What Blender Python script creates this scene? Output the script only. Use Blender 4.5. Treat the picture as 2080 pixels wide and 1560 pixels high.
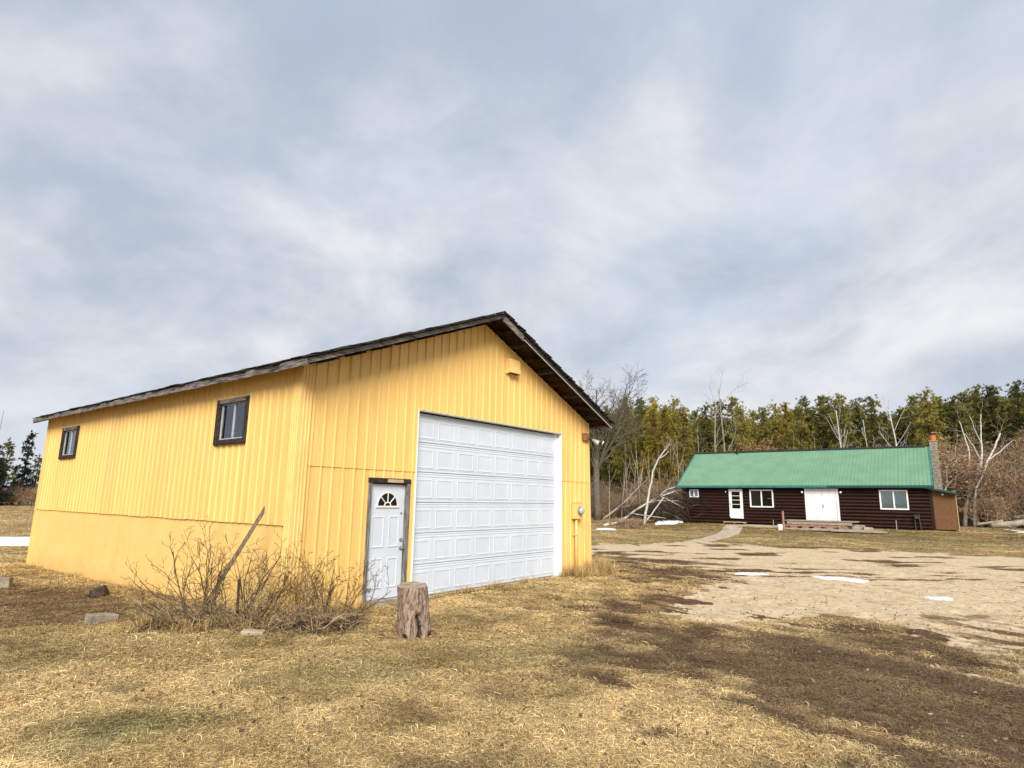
import bpy, bmesh, math, random
import numpy as np
from mathutils import Matrix, Vector
R = math.radians
for o in list(bpy.data.objects): bpy.data.objects.remove(o, do_unlink=True)
sc = bpy.context.scene
COL = sc.collection

# ------------------------------------------------------------------ camera
cd = bpy.data.cameras.new('camera'); cam = bpy.data.objects.new('camera', cd); COL.objects.link(cam)
cd.sensor_width = 36; cd.lens = 1230.8 / 2080 * 36; cd.clip_end = 2000; cd.clip_start = 0.05
rr, uu, ff = (0.99988724, -0.0028255, 0.01474877), (-0.01501697, -0.18813221, 0.9820289), (0, 0.98213965, 0.18815343)
cam.matrix_world = Matrix(((rr[0], uu[0], -ff[0], 0), (rr[1], uu[1], -ff[1], 0), (rr[2], uu[2], -ff[2], 1.8732), (0, 0, 0, 1)))
sc.camera = cam

# ------------------------------------------------------------------ node helpers
def N(nt, typ, **kw):
    n = nt.nodes.new(typ)
    for k, v in kw.items():
        if k.startswith('_'): setattr(n, k[1:], v)
        else: n.inputs[k.replace('__', ' ')].default_value = v
    return n
def L(nt, a, ao, b, bi): nt.links.new(a.outputs[ao], b.inputs[bi])
def math_n(nt, op, a, b=None, clamp=False):
    n = nt.nodes.new('ShaderNodeMath'); n.operation = op; n.use_clamp = clamp
    for i, v in enumerate((a, b)):
        if v is None: continue
        if isinstance(v, (int, float)): n.inputs[i].default_value = v
        else: nt.links.new(v, n.inputs[i])
    return n.outputs[0]
def mix_c(nt, fac, a, b, mode='MIX'):
    n = nt.nodes.new('ShaderNodeMix'); n.data_type = 'RGBA'; n.blend_type = mode
    for i, v in ((0, fac), (6, a), (7, b)):
        if isinstance(v, (int, float)): n.inputs[i].default_value = v
        elif isinstance(v, tuple): n.inputs[i].default_value = (*v[:3], 1)
        else: nt.links.new(v, n.inputs[i])
    return n.outputs[2]
def ramp(nt, fac, stops):
    n = nt.nodes.new('ShaderNodeMapRange'); n.interpolation_type = 'SMOOTHSTEP'
    n.inputs[1].default_value, n.inputs[2].default_value = stops
    nt.links.new(fac, n.inputs[0]); return n.outputs[0]

# ------------------------------------------------------------------ world, sun, exposure
SUN_EL, SUN_AZ = R(36), math.pi - .08          # the hazy sun stands behind the camera
wd = bpy.data.worlds.new('World'); sc.world = wd; wd.use_nodes = True
nt = wd.node_tree; nt.nodes.clear()
out = nt.nodes.new('ShaderNodeOutputWorld'); bg = nt.nodes.new('ShaderNodeBackground'); L(nt, bg, 0, out, 0)
sky = nt.nodes.new('ShaderNodeTexSky'); sky.sky_type = 'NISHITA'; sky.sun_disc = False
sky.sun_elevation = SUN_EL; sky.sun_rotation = SUN_AZ; sky.air_density = 1.0; sky.dust_density = 1.5
tc = nt.nodes.new('ShaderNodeTexCoord'); sp = nt.nodes.new('ShaderNodeSeparateXYZ'); L(nt, tc, 'Generated', sp, 0)
zz = math_n(nt, 'ADD', math_n(nt, 'MAXIMUM', sp.outputs[2], 0.0), 0.42)
cb = nt.nodes.new('ShaderNodeCombineXYZ')
nt.links.new(math_n(nt, 'DIVIDE', sp.outputs[0], zz), cb.inputs[0]); nt.links.new(math_n(nt, 'DIVIDE', sp.outputs[1], zz), cb.inputs[1])
CW = 239.6
def wnoise(scale, w, detail=6, rough=.5, dist=0.0):
    n = nt.nodes.new('ShaderNodeTexNoise'); n.noise_dimensions = '4D'
    L(nt, cb, 0, n, 'Vector'); n.inputs['W'].default_value = w; n.inputs['Scale'].default_value = scale
    n.inputs['Detail'].default_value = detail; n.inputs['Roughness'].default_value = rough; n.inputs['Distortion'].default_value = dist
    return n.outputs['Fac']
big = wnoise(0.8, CW, 2, .4, .3); mid = wnoise(1.9, CW + 5, 9, .56, .35); fine = wnoise(5.2, CW + 9, 8, .6, .4)
dens = math_n(nt, 'ADD', math_n(nt, 'ADD', math_n(nt, 'MULTIPLY', big, .6), math_n(nt, 'MULTIPLY', mid, .95)), math_n(nt, 'MULTIPLY', fine, .20))
white = ramp(nt, dens, (.72, 1.10))
cloud = mix_c(nt, white, (3.15, 3.65, 4.45), (6.1, 6.15, 6.3))
gap = ramp(nt, wnoise(1.3, CW + 21, 8, .55, .5), (.50, .72))
skyc = mix_c(nt, .25, sky.outputs[0], (3.4, 4.5, 6.2))
cloud = mix_c(nt, math_n(nt, 'MULTIPLY', gap, .45), cloud, (3.9, 4.75, 5.95)); cloud = mix_c(nt, math_n(nt, 'MULTIPLY', gap, .15), cloud, skyc)
low = ramp(nt, sp.outputs[2], (.30, -.02))
cloud = mix_c(nt, math_n(nt, 'MULTIPLY', low, .5), cloud, (5.0, 5.3, 5.8))
cloud = mix_c(nt, ramp(nt, sp.outputs[2], (.0, -.06)), cloud, (4.2, 4.5, 4.9))
nt.links.new(cloud, bg.inputs[0]); bg.inputs[1].default_value = 0.06

sl = bpy.data.lights.new('sun', 'SUN'); sl.energy = 2.2; sl.angle = R(32); sl.color = (1, .95, .87)
so = bpy.data.objects.new('sun', sl); COL.objects.link(so)
so.rotation_euler = Vector((math.sin(SUN_AZ) * math.cos(SUN_EL), math.cos(SUN_AZ) * math.cos(SUN_EL), math.sin(SUN_EL))).to_track_quat('Z', 'Y').to_euler()
so.location = (0, -20, 30)
sc.view_settings.view_transform = 'Standard'; sc.view_settings.look = 'None'
sc.view_settings.exposure = 1.28; sc.view_settings.gamma = 1

# ------------------------------------------------------------------ materials
MATS = {}
def pmat(name, c1, c2=None, scale=6.0, rough=.7, bump=0.0, bscale=30.0, stretch=(1, 1, 1), lo=.35, hi=.65, spec=.3, detail=6, c3=None, s3=1.5, metal=0.0, world=False, t3=(.55, .75), rnd=0.0, splash=0.0):
    m = bpy.data.materials.new(name); m.use_nodes = True; nt = m.node_tree
    b = nt.nodes['Principled BSDF']; b.inputs['Roughness'].default_value = rough; b.inputs['Specular IOR Level'].default_value = spec
    b.inputs['Metallic'].default_value = metal
    if c2 is None: c2 = tuple(min(1, c * 1.15) for c in c1)
    tc = nt.nodes.new('ShaderNodeTexCoord'); mp = nt.nodes.new('ShaderNodeMapping'); mp.inputs['Scale'].default_value = stretch
    if world:
        ge = nt.nodes.new('ShaderNodeNewGeometry'); L(nt, ge, 'Position', mp, 0)
    else: L(nt, tc, 'Object', mp, 0)
    n = N(nt, 'ShaderNodeTexNoise', Scale=scale, Detail=detail, Roughness=.6); L(nt, mp, 0, n, 'Vector')
    c = mix_c(nt, ramp(nt, n.outputs['Fac'], (lo, hi)), c1, c2)
    if c3 is not None:
        n3 = N(nt, 'ShaderNodeTexNoise', Scale=s3, Detail=7, Roughness=.65); L(nt, mp, 0, n3, 'Vector')
        c = mix_c(nt, ramp(nt, n3.outputs['Fac'], t3), c, c3)
    if splash:
        sz_ = nt.nodes.new('ShaderNodeSeparateXYZ'); L(nt, tc, 'Object', sz_, 0); ns_ = N(nt, 'ShaderNodeTexNoise', Scale=5.0, Detail=8, Roughness=.7); L(nt, tc, 'Object', ns_, 'Vector')
        hgt = math_n(nt, 'ADD', sz_.outputs[2], math_n(nt, 'MULTIPLY', math_n(nt, 'SUBTRACT', .5, ns_.outputs['Fac']), 1.1))
        c = mix_c(nt, math_n(nt, 'MULTIPLY', ramp(nt, hgt, (.42, -.15)), splash), c, (.36, .23, .10))
    if rnd:
        oi = nt.nodes.new('ShaderNodeObjectInfo'); sc_v = nt.nodes.new('ShaderNodeVectorMath'); sc_v.operation = 'SCALE'
        nt.links.new(c, sc_v.inputs[0]); nt.links.new(math_n(nt, 'ADD', math_n(nt, 'MULTIPLY', oi.outputs['Random'], rnd), 1 - rnd * .6), sc_v.inputs['Scale']); c = sc_v.outputs[0]
    nt.links.new(c, b.inputs['Base Color'])
    if bump:
        nb = N(nt, 'ShaderNodeTexNoise', Scale=bscale, Detail=5, Roughness=.6); L(nt, mp, 0, nb, 'Vector')
        bp = N(nt, 'ShaderNodeBump', Strength=bump, Distance=.02); L(nt, nb, 'Fac', bp, 'Height'); L(nt, bp, 0, b, 'Normal')
    MATS[name] = m; return m
YEL = pmat('yellow_paint', (.785, .50, .158), (.84, .555, .19), 2.2, .55, .12, 90, (7, 7, .35), c3=(.66, .41, .125), s3=1.0, spec=.25, t3=(.50, .85), rnd=.10, splash=.3)
YEL2 = pmat('yellow_skirt_paint', (.80, .52, .172), (.84, .56, .20), 1.6, .6, .15, 60, c3=(.72, .46, .145), s3=.7, spec=.2, splash=.28)
YTRIM = pmat('yellow_trim_paint', (.77, .50, .175), (.83, .555, .205), 3, .55, .08, 80, spec=.25)
WHITE = pmat('white_steel', (.545, .60, .665), (.585, .635, .695), 1.2, .45, .03, 90, c3=(.51, .55, .60), s3=2.3, spec=.35)
WHITETRIM = pmat('white_trim_paint', (.74, .76, .79), (.80, .81, .83), 5, .55, .06, 60, c3=(.55, .53, .48), s3=4, t3=(.6, .8))
WDIRTY = pmat('white_dirty_paint', (.72, .73, .74), (.80, .80, .80), 3, .55, .05, 60, c3=(.55, .45, .35), s3=2.2, t3=(.6, .85))
WOODX = pmat('weathered_wood_x', (.06, .05, .045), (.30, .27, .25), 5, .85, .5, 22, (.8, 14, 14), .34, .62, .1, c3=(.03, .025, .02), s3=1.4)
WOODY = pmat('weathered_wood_y', (.035, .03, .027), (.27, .24, .225), 5, .85, .5, 22, (14, .8, 14), .34, .62, .1, c3=(.03, .025, .02), s3=1.4)
WOODZ = pmat('weathered_wood_z', (.06, .055, .045), (.28, .27, .24), 5, .85, .5, 22, (14, 14, .8), .34, .62, .1, c3=(.035, .03, .025), s3=1.4)
WDARK = pmat('rotten_dark_wood', (.018, .015, .013), (.07, .055, .045), 8, .9, .4, 30, (3, 3, 3), spec=.1)
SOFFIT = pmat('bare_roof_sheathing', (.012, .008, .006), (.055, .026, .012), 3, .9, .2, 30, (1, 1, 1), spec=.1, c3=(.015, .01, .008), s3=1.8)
SHING = pmat('old_shingle', (.018, .017, .017), (.055, .05, .045), 9, .95, .5, 60, spec=.1, c3=(.05, .055, .025), s3=1.3)
DARKIN = pmat('dark_interior', (.012, .012, .012), (.02, .018, .016), 3, .9)
ALU = pmat('window_aluminium', (.36, .37, .39), (.46, .47, .48), 10, .4, spec=.5)
IRON = pmat('dark_iron', (.03, .028, .026), (.07, .05, .04), 20, .6)
STEEL = pmat('brushed_steel', (.4, .4, .4), (.55, .54, .52), 20, .35, metal=.8)
RUST = pmat('rusty_box', (.22, .09, .035), (.36, .17, .07), 12, .8, .2, 40)
GREYP = pmat('grey_plastic', (.36, .38, .36), (.45, .46, .44), 12, .4)
LENS = pmat('lamp_lens', (.75, .76, .74), (.82, .82, .8), 10, .25, spec=.6)
LOGM = pmat('dark_log_stain', (.011, .004, .003), (.042, .014, .009), 4, .6, .3, 26, (1.0, 9, 9), spec=.2, c3=(.085, .036, .023), s3=2.5, t3=(.62, .85))
LOGZ = pmat('dark_log_stain_z', (.010, .004, .003), (.028, .010, .007), 4, .6, .3, 26, (9, 9, 1), spec=.25)
GREEN = pmat('green_steel', (.125, .255, .148), (.155, .285, .172), 1.0, .5, .02, 40, c3=(.095, .235, .155), s3=.5, spec=.4)
TEAL = pmat('teal_trim', (.02, .15, .14), (.035, .20, .18), 3, .45, spec=.4)
TEALD = pmat('dark_teal_trim', (.008, .07, .06), (.012, .09, .075), 3, .5, spec=.35)
CHARC = pmat('ridge_cap_dark', (.012, .015, .014), (.025, .028, .026), 5, .6)
OSB = pmat('brown_board', (.13, .062, .028), (.175, .085, .038), 14, .8, .2, 50, c3=(.10, .05, .024), s3=2)
BLOCK = pmat('concrete_block', (.19, .16, .12), (.34, .30, .23), 7, .9, .4, 40, c3=(.12, .10, .075), s3=2.5)
CONC = pmat('path_concrete', (.34, .27, .19), (.52, .44, .33), 3, .9, .25, 40, c3=(.26, .19, .12), s3=1.2, world=True)
CLAY = pmat('orange_clay', (.55, .13, .03), (.68, .19, .05), 12, .7)
BLOND = pmat('fresh_lumber', (.42, .31, .19), (.52, .40, .26), 5, .8, .2, 30, (1, 9, 9))
PINKW = pmat('reddish_lumber', (.22, .11, .075), (.40, .24, .17), 5, .85, .3, 30, (1, 9, 9))
GREYW = pmat('silvered_lumber', (.22, .18, .14), (.42, .36, .28), 5, .85, .3, 30, (1, 9, 9))
STICK = pmat('silvered_stick', (.09, .065, .04), (.22, .165, .11), 5, .85, .3, 30, (9, 9, 1))
TWIG = pmat('shrub_bark', (.06, .038, .02), (.155, .105, .055), 12, .8, .2, 60)
TWIGD = pmat('dark_dead_stem', (.022, .016, .013), (.075, .05, .035), 10, .9)
BARK = pmat('grey_oak_bark', (.075, .06, .045), (.19, .16, .12), 5, .9, .6, 14, (4, 4, 1), c3=(.05, .04, .03), s3=2)
BARKP = pmat('pine_bark', (.08, .045, .03), (.19, .12, .075), 4, .9, .5, 12, (3, 3, 1))
BARKG = pmat('pale_dead_bark', (.20, .165, .12), (.38, .325, .25), 4, .85, .3, 14, (4, 4, 1))
BIRCH = pmat('birch_bark', (.40, .365, .325), (.60, .57, .53), 3, .75, .2, 20, (1, 1, 3), c3=(.08, .06, .05), s3=3.5, t3=(.60, .68))
BRUSH = pmat('brush_twigs', (.17, .12, .075), (.42, .32, .215), 6, .9, world=True)
BRUSHR = pmat('reddish_brush_twigs', (.21, .135, .09), (.44, .30, .21), 6, .9, world=True)
CUTW = pmat('cut_wood', (.20, .15, .11), (.36, .29, .22), 8, .9, .3, 40)
MAST = pmat('mast_grey', (.18, .19, .21), (.26, .27, .28), 4, .6)
CURT = pmat('grey_curtain', (.045, .05, .065), (.10, .10, .125), 4, .9, .2, 12, (8, 8, .5))
BLIND = pmat('pale_curtain', (.50, .56, .55), (.62, .66, .64), 3, .9)

def leafmat(name, c1, c2, scale=.8):
    m = bpy.data.materials.new(name); m.use_nodes = True; nt = m.node_tree; b = nt.nodes['Principled BSDF']
    b.inputs['Roughness'].default_value = .65; b.inputs['Specular IOR Level'].default_value = .2
    ge = nt.nodes.new('ShaderNodeNewGeometry'); oi = nt.nodes.new('ShaderNodeObjectInfo')
    n = N(nt, 'ShaderNodeTexNoise', Scale=scale, Detail=4, Roughness=.6); L(nt, ge, 'Position', n, 'Vector')
    f = math_n(nt, 'ADD', n.outputs['Fac'], math_n(nt, 'MULTIPLY', math_n(nt, 'SUBTRACT', oi.outputs['Random'], .5), .35))
    nt.links.new(mix_c(nt, ramp(nt, f, (.3, .7)), c1, c2), b.inputs['Base Color'])
    tr = nt.nodes.new('ShaderNodeBsdfTranslucent'); nt.links.new(mix_c(nt, .5, c1, c2), tr.inputs[0])
    mx = nt.nodes.new('ShaderNodeMixShader'); mx.inputs[0].default_value = .25
    L(nt, b, 0, mx, 1); L(nt, tr, 0, mx, 2); L(nt, mx, 0, nt.nodes['Material Output'], 0); return m
PINE_G = leafmat('pine_needles_green', (.10, .108, .026), (.38, .32, .07))
PINE_Y = leafmat('pine_needles_sunlit', (.21, .17, .026), (.50, .37, .055))  # yellow-lit variant: warm sunlight put into the needle colour
PINE_D = leafmat('pine_needles_dark', (.065, .078, .025), (.27, .25, .062))
SPRUCE = leafmat('spruce_needles', (.010, .020, .014), (.030, .045, .026))
RUSTLF = leafmat('rusty_oak_leaves', (.30, .15, .06), (.56, .31, .12), 1.5)
DEADLF = leafmat('dead_brown_leaves', (.16, .10, .055), (.44, .29, .16), 1.5)
LITTER = leafmat('dry_leaf_litter', (.07, .045, .03), (.36, .25, .14), 14)

def glassmat(name, tint, refl=.10, clear=.55):
    m = bpy.data.materials.new(name); m.use_nodes = True; nt = m.node_tree; nt.nodes.clear()
    o = nt.nodes.new('ShaderNodeOutputMaterial'); t = nt.nodes.new('ShaderNodeBsdfTransparent'); t.inputs[0].default_value = (*tint, 1)
    g = nt.nodes.new('ShaderNodeBsdfGlossy'); g.inputs['Roughness'].default_value = .04; g.inputs[0].default_value = (.9, .93, 1, 1)
    fr = nt.nodes.new('ShaderNodeFresnel'); fr.inputs[0].default_value = 1.5
    mx = nt.nodes.new('ShaderNodeMixShader'); nt.links.new(math_n(nt, 'ADD', fr.outputs[0], refl, True), mx.inputs[0])
    L(nt, t, 0, mx, 1); L(nt, g, 0, mx, 2); L(nt, mx, 0, o, 0); return m
GLASS = glassmat('window_glass', (.88, .90, .90), .0)
GLASSR = glassmat('dusty_window_glass', (.55, .56, .60), .10)

# snow
SNOW = pmat('old_snow', (.62, .63, .66), (.80, .81, .83), 9, .6, .8, 22, spec=.3, c3=(.46, .40, .33), s3=5, t3=(.60, .75), world=True)

# ------------------------------------------------------------------ mesh builder
class MB:
    def __init__(s): s.v = []; s.f = []
    def add(s, vs, fs):
        o = len(s.v); s.v.extend([tuple(float(c) for c in p) for p in vs]); s.f.extend([tuple(i + o for i in f) for f in fs]); return s
    def box(s, a, b):
        (x0, y0, z0), (x1, y1, z1) = a, b
        return s.add([(x0, y0, z0), (x1, y0, z0), (x1, y1, z0), (x0, y1, z0), (x0, y0, z1), (x1, y0, z1), (x1, y1, z1), (x0, y1, z1)],
                     [(0, 3, 2, 1), (4, 5, 6, 7), (0, 1, 5, 4), (1, 2, 6, 5), (2, 3, 7, 6), (3, 0, 4, 7)])
    def hexa(s, p): return s.add(p, [(0, 3, 2, 1), (4, 5, 6, 7), (0, 1, 5, 4), (1, 2, 6, 5), (2, 3, 7, 6), (3, 0, 4, 7)])
    def tube(s, pts, rad, sides=6, cap=True):
        pts = [Vector(p) for p in pts]; n = len(pts); ring = []; prev = None
        for i, p in enumerate(pts):
            d = (pts[min(i + 1, n - 1)] - pts[max(i - 1, 0)]).normalized()
            if prev is None:
                a = Vector((0, 0, 1)) if abs(d.z) < .9 else Vector((1, 0, 0)); x = d.cross(a).normalized()
            else: x = (prev - d * prev.dot(d)).normalized()
            prev = x; y = d.cross(x); r = rad[i] if hasattr(rad, '__len__') else rad
            ring.append([p + (x * math.cos(2 * math.pi * k / sides) + y * math.sin(2 * math.pi * k / sides)) * r for k in range(sides)])
        o = len(s.v)
        for rg in ring: s.v.extend([tuple(q) for q in rg])
        for i in range(n - 1):
            for k in range(sides):
                k2 = (k + 1) % sides
                s.f.append((o + i * sides + k, o + i * sides + k2, o + (i + 1) * sides + k2, o + (i + 1) * sides + k))
        if cap:
            s.f.append(tuple(o + k for k in range(sides))[::-1]); s.f.append(tuple(o + (n - 1) * sides + k for k in range(sides)))
        return s
    def mesh(s, name, mat, smooth=False):
        m = bpy.data.meshes.new(name); m.from_pydata(s.v, [], s.f); m.materials.append(mat); m.update()
        if smooth: m.polygons.foreach_set('use_smooth', [True] * len(m.polygons))
        return m
    def build(s, name, mat, parent=None, smooth=False, bevel=0):
        o = bpy.data.objects.new(name, s.mesh(name, mat, smooth)); COL.objects.link(o); o.parent = parent
        if bevel:
            b = o.modifiers.new('bevel', 'BEVEL'); b.width = bevel; b.segments = 2; b.limit_method = 'ANGLE'
        return o
def tag(o, label=None, cat=None, group=None, kind=None):
    if label: o['label'] = label
    if cat: o['category'] = cat
    if group: o['group'] = group
    if kind: o['kind'] = kind
    return o
def empty(name, loc=(0, 0, 0), rz=0):
    e = bpy.data.objects.new(name, None); COL.objects.link(e); e.location = loc; e.rotation_euler = (0, 0, rz); e.empty_display_size = .3; return e
def mobj(name, mesh, parent=None, loc=(0, 0, 0), rot=(0, 0, 0), scale=None):
    o = bpy.data.objects.new(name, mesh); COL.objects.link(o); o.parent = parent; o.location = loc; o.rotation_euler = rot
    if scale is not None: o.scale = scale if hasattr(scale, '__len__') else (scale,) * 3
    return o
def np_mesh(name, V, F, mat):
    m = bpy.data.meshes.new(name); V = np.asarray(V, np.float32); F = np.asarray(F, np.int32); k = F.shape[1]
    m.vertices.add(len(V)); m.vertices.foreach_set('co', V.ravel()); m.loops.add(F.size); m.loops.foreach_set('vertex_index', F.ravel())
    m.polygons.add(len(F)); m.polygons.foreach_set('loop_start', np.arange(0, F.size, k, dtype=np.int32)); m.polygons.foreach_set('loop_total', np.full(len(F), k, np.int32))
    m.update(calc_edges=True); m.validate(); m.materials.append(mat); return m

# ------------------------------------------------------------------ terrain functions
def ss(a, b, x):
    t = np.clip((x - a) / (b - a), 0, 1); return t * t * (3 - 2 * t)
def vnoise(x, y, seed=0):
    xi = np.floor(x).astype(np.int64); yi = np.floor(y).astype(np.int64); fx = x - xi; fy = y - yi
    fx = fx * fx * (3 - 2 * fx); fy = fy * fy * (3 - 2 * fy)
    def h(a, b):
        n = (a * 374761393 + b * 668265263 + seed * 1442695) & 0x7fffffff; n = ((n ^ (n >> 13)) * 1274126177) & 0x7fffffff
        return ((n ^ (n >> 16)) & 0xffff) / 65535.0
    return (h(xi, yi) * (1 - fx) + h(xi + 1, yi) * fx) * (1 - fy) + (h(xi, yi + 1) * (1 - fx) + h(xi + 1, yi + 1) * fx) * fy
def fbm(x, y, seed=0, o=4):
    s = 0; a = .5; t = 0
    for i in range(o): s = s + a * vnoise(x * 2 ** i, y * 2 ** i, seed + i * 17); t += a; a *= .5
    return s / t
def sdf(x, y, poly):
    P = np.array(poly, float); d = np.full(np.shape(x), 1e9); ins = np.zeros(np.shape(x), bool); n = len(P)
    for i in range(n):
        a, b = P[i], P[(i + 1) % n]; e = b - a; wx, wy = x - a[0], y - a[1]
        t = np.clip((wx * e[0] + wy * e[1]) / (e @ e), 0, 1); d = np.minimum(d, np.hypot(wx - t * e[0], wy - t * e[1]))
        c = ((a[1] <= y) != (b[1] <= y)) & (x < a[0] + (y - a[1]) / (e[1] if abs(e[1]) > 1e-9 else 1e-9) * e[0]); ins ^= c
    return np.where(ins, -d, d)
SH_O, SH_T = (-3.490, 9.968), R(51.754)
HO_O, HO_T = (13.199, 47.089), R(-34.857)
def loc2w(o, t, u, v): return (o[0] + u * math.cos(t) - v * math.sin(t), o[1] + u * math.sin(t) + v * math.cos(t))
def w2loc(o, t, x, y):
    dx, dy = x - o[0], y - o[1]; return dx * math.cos(t) + dy * math.sin(t), -dx * math.sin(t) + dy * math.cos(t)
def gbase(x, y):
    hv_ = -(x - HO_O[0]) * math.sin(HO_T) + (y - HO_O[1]) * math.cos(HO_T)
    return (0.06 * ss(18, 34, y) + .36 * ss(-6.0, -.6, hv_)) * ss(-6, 8, x) + 0.14 * (1 - ss(2, 9, np.hypot(x, y))) - 0.13 * ss(4, 12, -x)
def gz(x, y):
    x = np.asarray(x, float); y = np.asarray(y, float)
    r = np.hypot(x, y); bumps = (fbm(x * 1.1, y * 1.1, 3, 4) - .5) * .10 + (fbm(x * 5, y * 5, 9, 2) - .5) * .030
    u, v = w2loc(SH_O, SH_T, x, y); near = ss(-.1, .8, np.maximum(np.maximum(-u, u - 9.13), np.maximum(-v, v - 13.2)))
    return gbase(x, y) + bumps * (1 - .6 * ss(20, 40, r)) * (.25 + .75 * near) - .02
SOILP = [(3.42, 21.23), (4.4, 19.03), (5.82, 17.11), (4.14, 14.52), (2.79, 11.76), (2.3, 10.4), (2.71, 10.3), (3.6, 10.03), (5.03, 10.74), (5.99, 10.4), (6.1, 9.17), (5.58, 7.03), (8, 4.5), (6, 1), (2.2, 2.0), (2.5, 4.91), (2.0, 5.52), (1.73, 6.21), (1.36, 6.9), (1.04, 9.14), (1.44, 11.14), (3.55, 14.88), (3.2, 18)]
GRAVP = [(2.2, 27.5), (3.61, 27.75), (5.66, 28.17), (7.9, 29.6), (10.17, 29.63), (11.31, 27.5), (13.99, 26.9), (17.49, 25.68), (19.97, 24.28), (45, 14), (45, -8), (12, 0), (8, 4.5), (5.58, 7.03), (6.1, 9.17), (5.99, 10.4), (5.03, 10.74), (3.6, 10.03), (2.71, 10.15), (1.89, 9.54), (2.79, 11.76), (4.14, 14.52), (5.82, 17.11), (4.4, 19.03), (3.42, 21.23), (1.6, 24)]
LDIRT = [(-13, 14.2), (-9, 13.6), (-7.2, 12.4), (-5.6, 10.6), (-5.4, 9.7), (-7.5, 9.5), (-13, 11.2)]
def zones(x, y):
    x = np.asarray(x, float); y = np.asarray(y, float)
    a = x * .55 - y * .83; b = x * .83 + y * .55                      # along / across the wheel tracks
    str_ = fbm(a * .45, b * 2.2, 21, 4) - .5; pat = fbm(x * 1.6, y * 1.6, 33, 4) - .5
    so_ = sdf(x, y, SOILP); gr_ = sdf(x, y, GRAVP)
    fin = fbm(a * 1.3, b * 5.5, 25, 4) - .5
    soil = ss(.45, -.35, so_ + .05 + str_ * 1.5 + pat * 1.3 + fin * 2.6 + (fbm(x * 5.5, y * 5.5, 27, 3) - .5) * 1.6)
    grav = ss(.4, -.4, gr_ + str_ * 1.6 + pat * 1.4 + fin * 2.4)
    strip = ss(.55, .66, fbm(a * .55 + 9, b * 3.2, 29, 5)); nearg = ss(2.2, .2, gr_)
    soil = soil * (1 - .85 * strip * nearg); grav = np.maximum(grav, strip * nearg * ss(.3, -.3, so_) * .9)
    soil = np.maximum(soil, .8 * ss(.50, .68, fbm(a * .5, b * 2.2, 41, 5)) * ss(.6, -1.5, gr_) * ss(14, 8, y) )
    soil = np.maximum(soil, .7 * ss(.51, .70, fbm(x * .55, y * 1.9, 47, 5)) * ss(.3, -.5, gr_) * ss(13, 17, y))
    rut = ss(1.0, .1, np.abs(y - (21.6 - .55 * (x - 3.4)) + pat * .8)) * ss(9.5, 4.5, x) * ss(1.8, 2.8, x)
    soil = np.maximum(soil, rut * .9)
    edge = ss(.5, 0., np.abs(y - (28.0 - .17 * (x - 10)) + str_ * 1.4)) * ss(8, 10, x) * ss(19, 15, x)
    soil = np.maximum(soil, edge * .9)
    soil = np.maximum(soil, .75 * ss(.6, -.5, sdf(x, y, LDIRT) + pat * 2.5))
    soil = np.maximum(soil, .55 * ss(.58, .74, fbm(x * 1.1 + 3, y * 1.1, 55, 5)) * ss(16, 10, y))
    green = ss(.9, .1, np.hypot((x + 2.9) / 1.1, (y - 5.2) / .75) + pat * 1.2) * .9 + ss(1.2, .2, np.hypot((x + 1.9) / 1.6, (y - 7.1) / .7) + pat * 1.5) * .5
    green = np.maximum(green, .30 * ss(.52, .68, fbm(x * .5, y * .5, 61, 4)))
    green = np.maximum(green, .5 * ss(28, 31, y) * ss(1, 6, x) * ss(.45, .6, fbm(x * .3, y * .6, 66, 3)))
    return soil * (1 - 0 * grav), grav * (1 - soil), np.clip(green, 0, 1)

# ------------------------------------------------------------------ ground
def axis(lo, hi, fine, a, b, grow=1.09):
    xs = list(np.arange(a, b, fine)); d = fine; p = xs[-1]
    while p < hi: d *= grow; p += d; xs.append(p)
    d = fine; p = a; left = []
    while p > lo: d *= grow; p -= d; left.append(p)
    return np.array(left[::-1] + xs)
gx = axis(-700, 700, .07, -9, 12); gy = axis(-60, 900, .07, 2.6, 18)
GX, GY = np.meshgrid(gx, gy); GZ = gz(GX, GY); nxg, nyg = len(gx), len(gy)
idx = np.arange(nxg * nyg).reshape(nyg, nxg)
Fg = np.stack([idx[:-1, :-1].ravel(), idx[:-1, 1:].ravel(), idx[1:, 1:].ravel(), idx[1:, :-1].ravel()], 1)
gm = bpy.data.materials.new('yard_ground'); gm.use_nodes = True
me = np_mesh('ground', np.stack([GX.ravel(), GY.ravel(), GZ.ravel()], 1), Fg, gm)
me.polygons.foreach_set('use_smooth', np.ones(len(Fg), bool))
S_, G_, E_ = zones(GX.ravel(), GY.ravel())
for nm, arr in (('soil', S_), ('gravel', G_), ('green', E_)):
    at = me.attributes.new(nm, 'FLOAT', 'POINT'); at.data.foreach_set('value', arr.astype(np.float32))
ground = bpy.data.objects.new('ground', me); COL.objects.link(ground); tag(ground, 'dry tan lawn and pale gravel yard with dark wet soil', 'ground', kind='structure')
nt = gm.node_tree; b = nt.nodes['Principled BSDF']; b.inputs['Roughness'].default_value = .95; b.inputs['Specular IOR Level'].default_value = .1
ge = nt.nodes.new('ShaderNodeNewGeometry')
def gn(scale, detail=6, rough=.6):
    n = N(nt, 'ShaderNodeTexNoise', Scale=scale, Detail=detail, Roughness=rough); L(nt, ge, 'Position', n, 'Vector'); return n.outputs['Fac']
def ga(nm):
    n = nt.nodes.new('ShaderNodeAttribute'); n.attribute_name = nm; return n.outputs['Fac']
n1, n2, n3 = gn(.09, 8, .65), gn(7), gn(55, 3)
grass = mix_c(nt, ramp(nt, n2, (.35, .65)), (.19, .128, .056), (.46, .325, .142))
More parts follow.
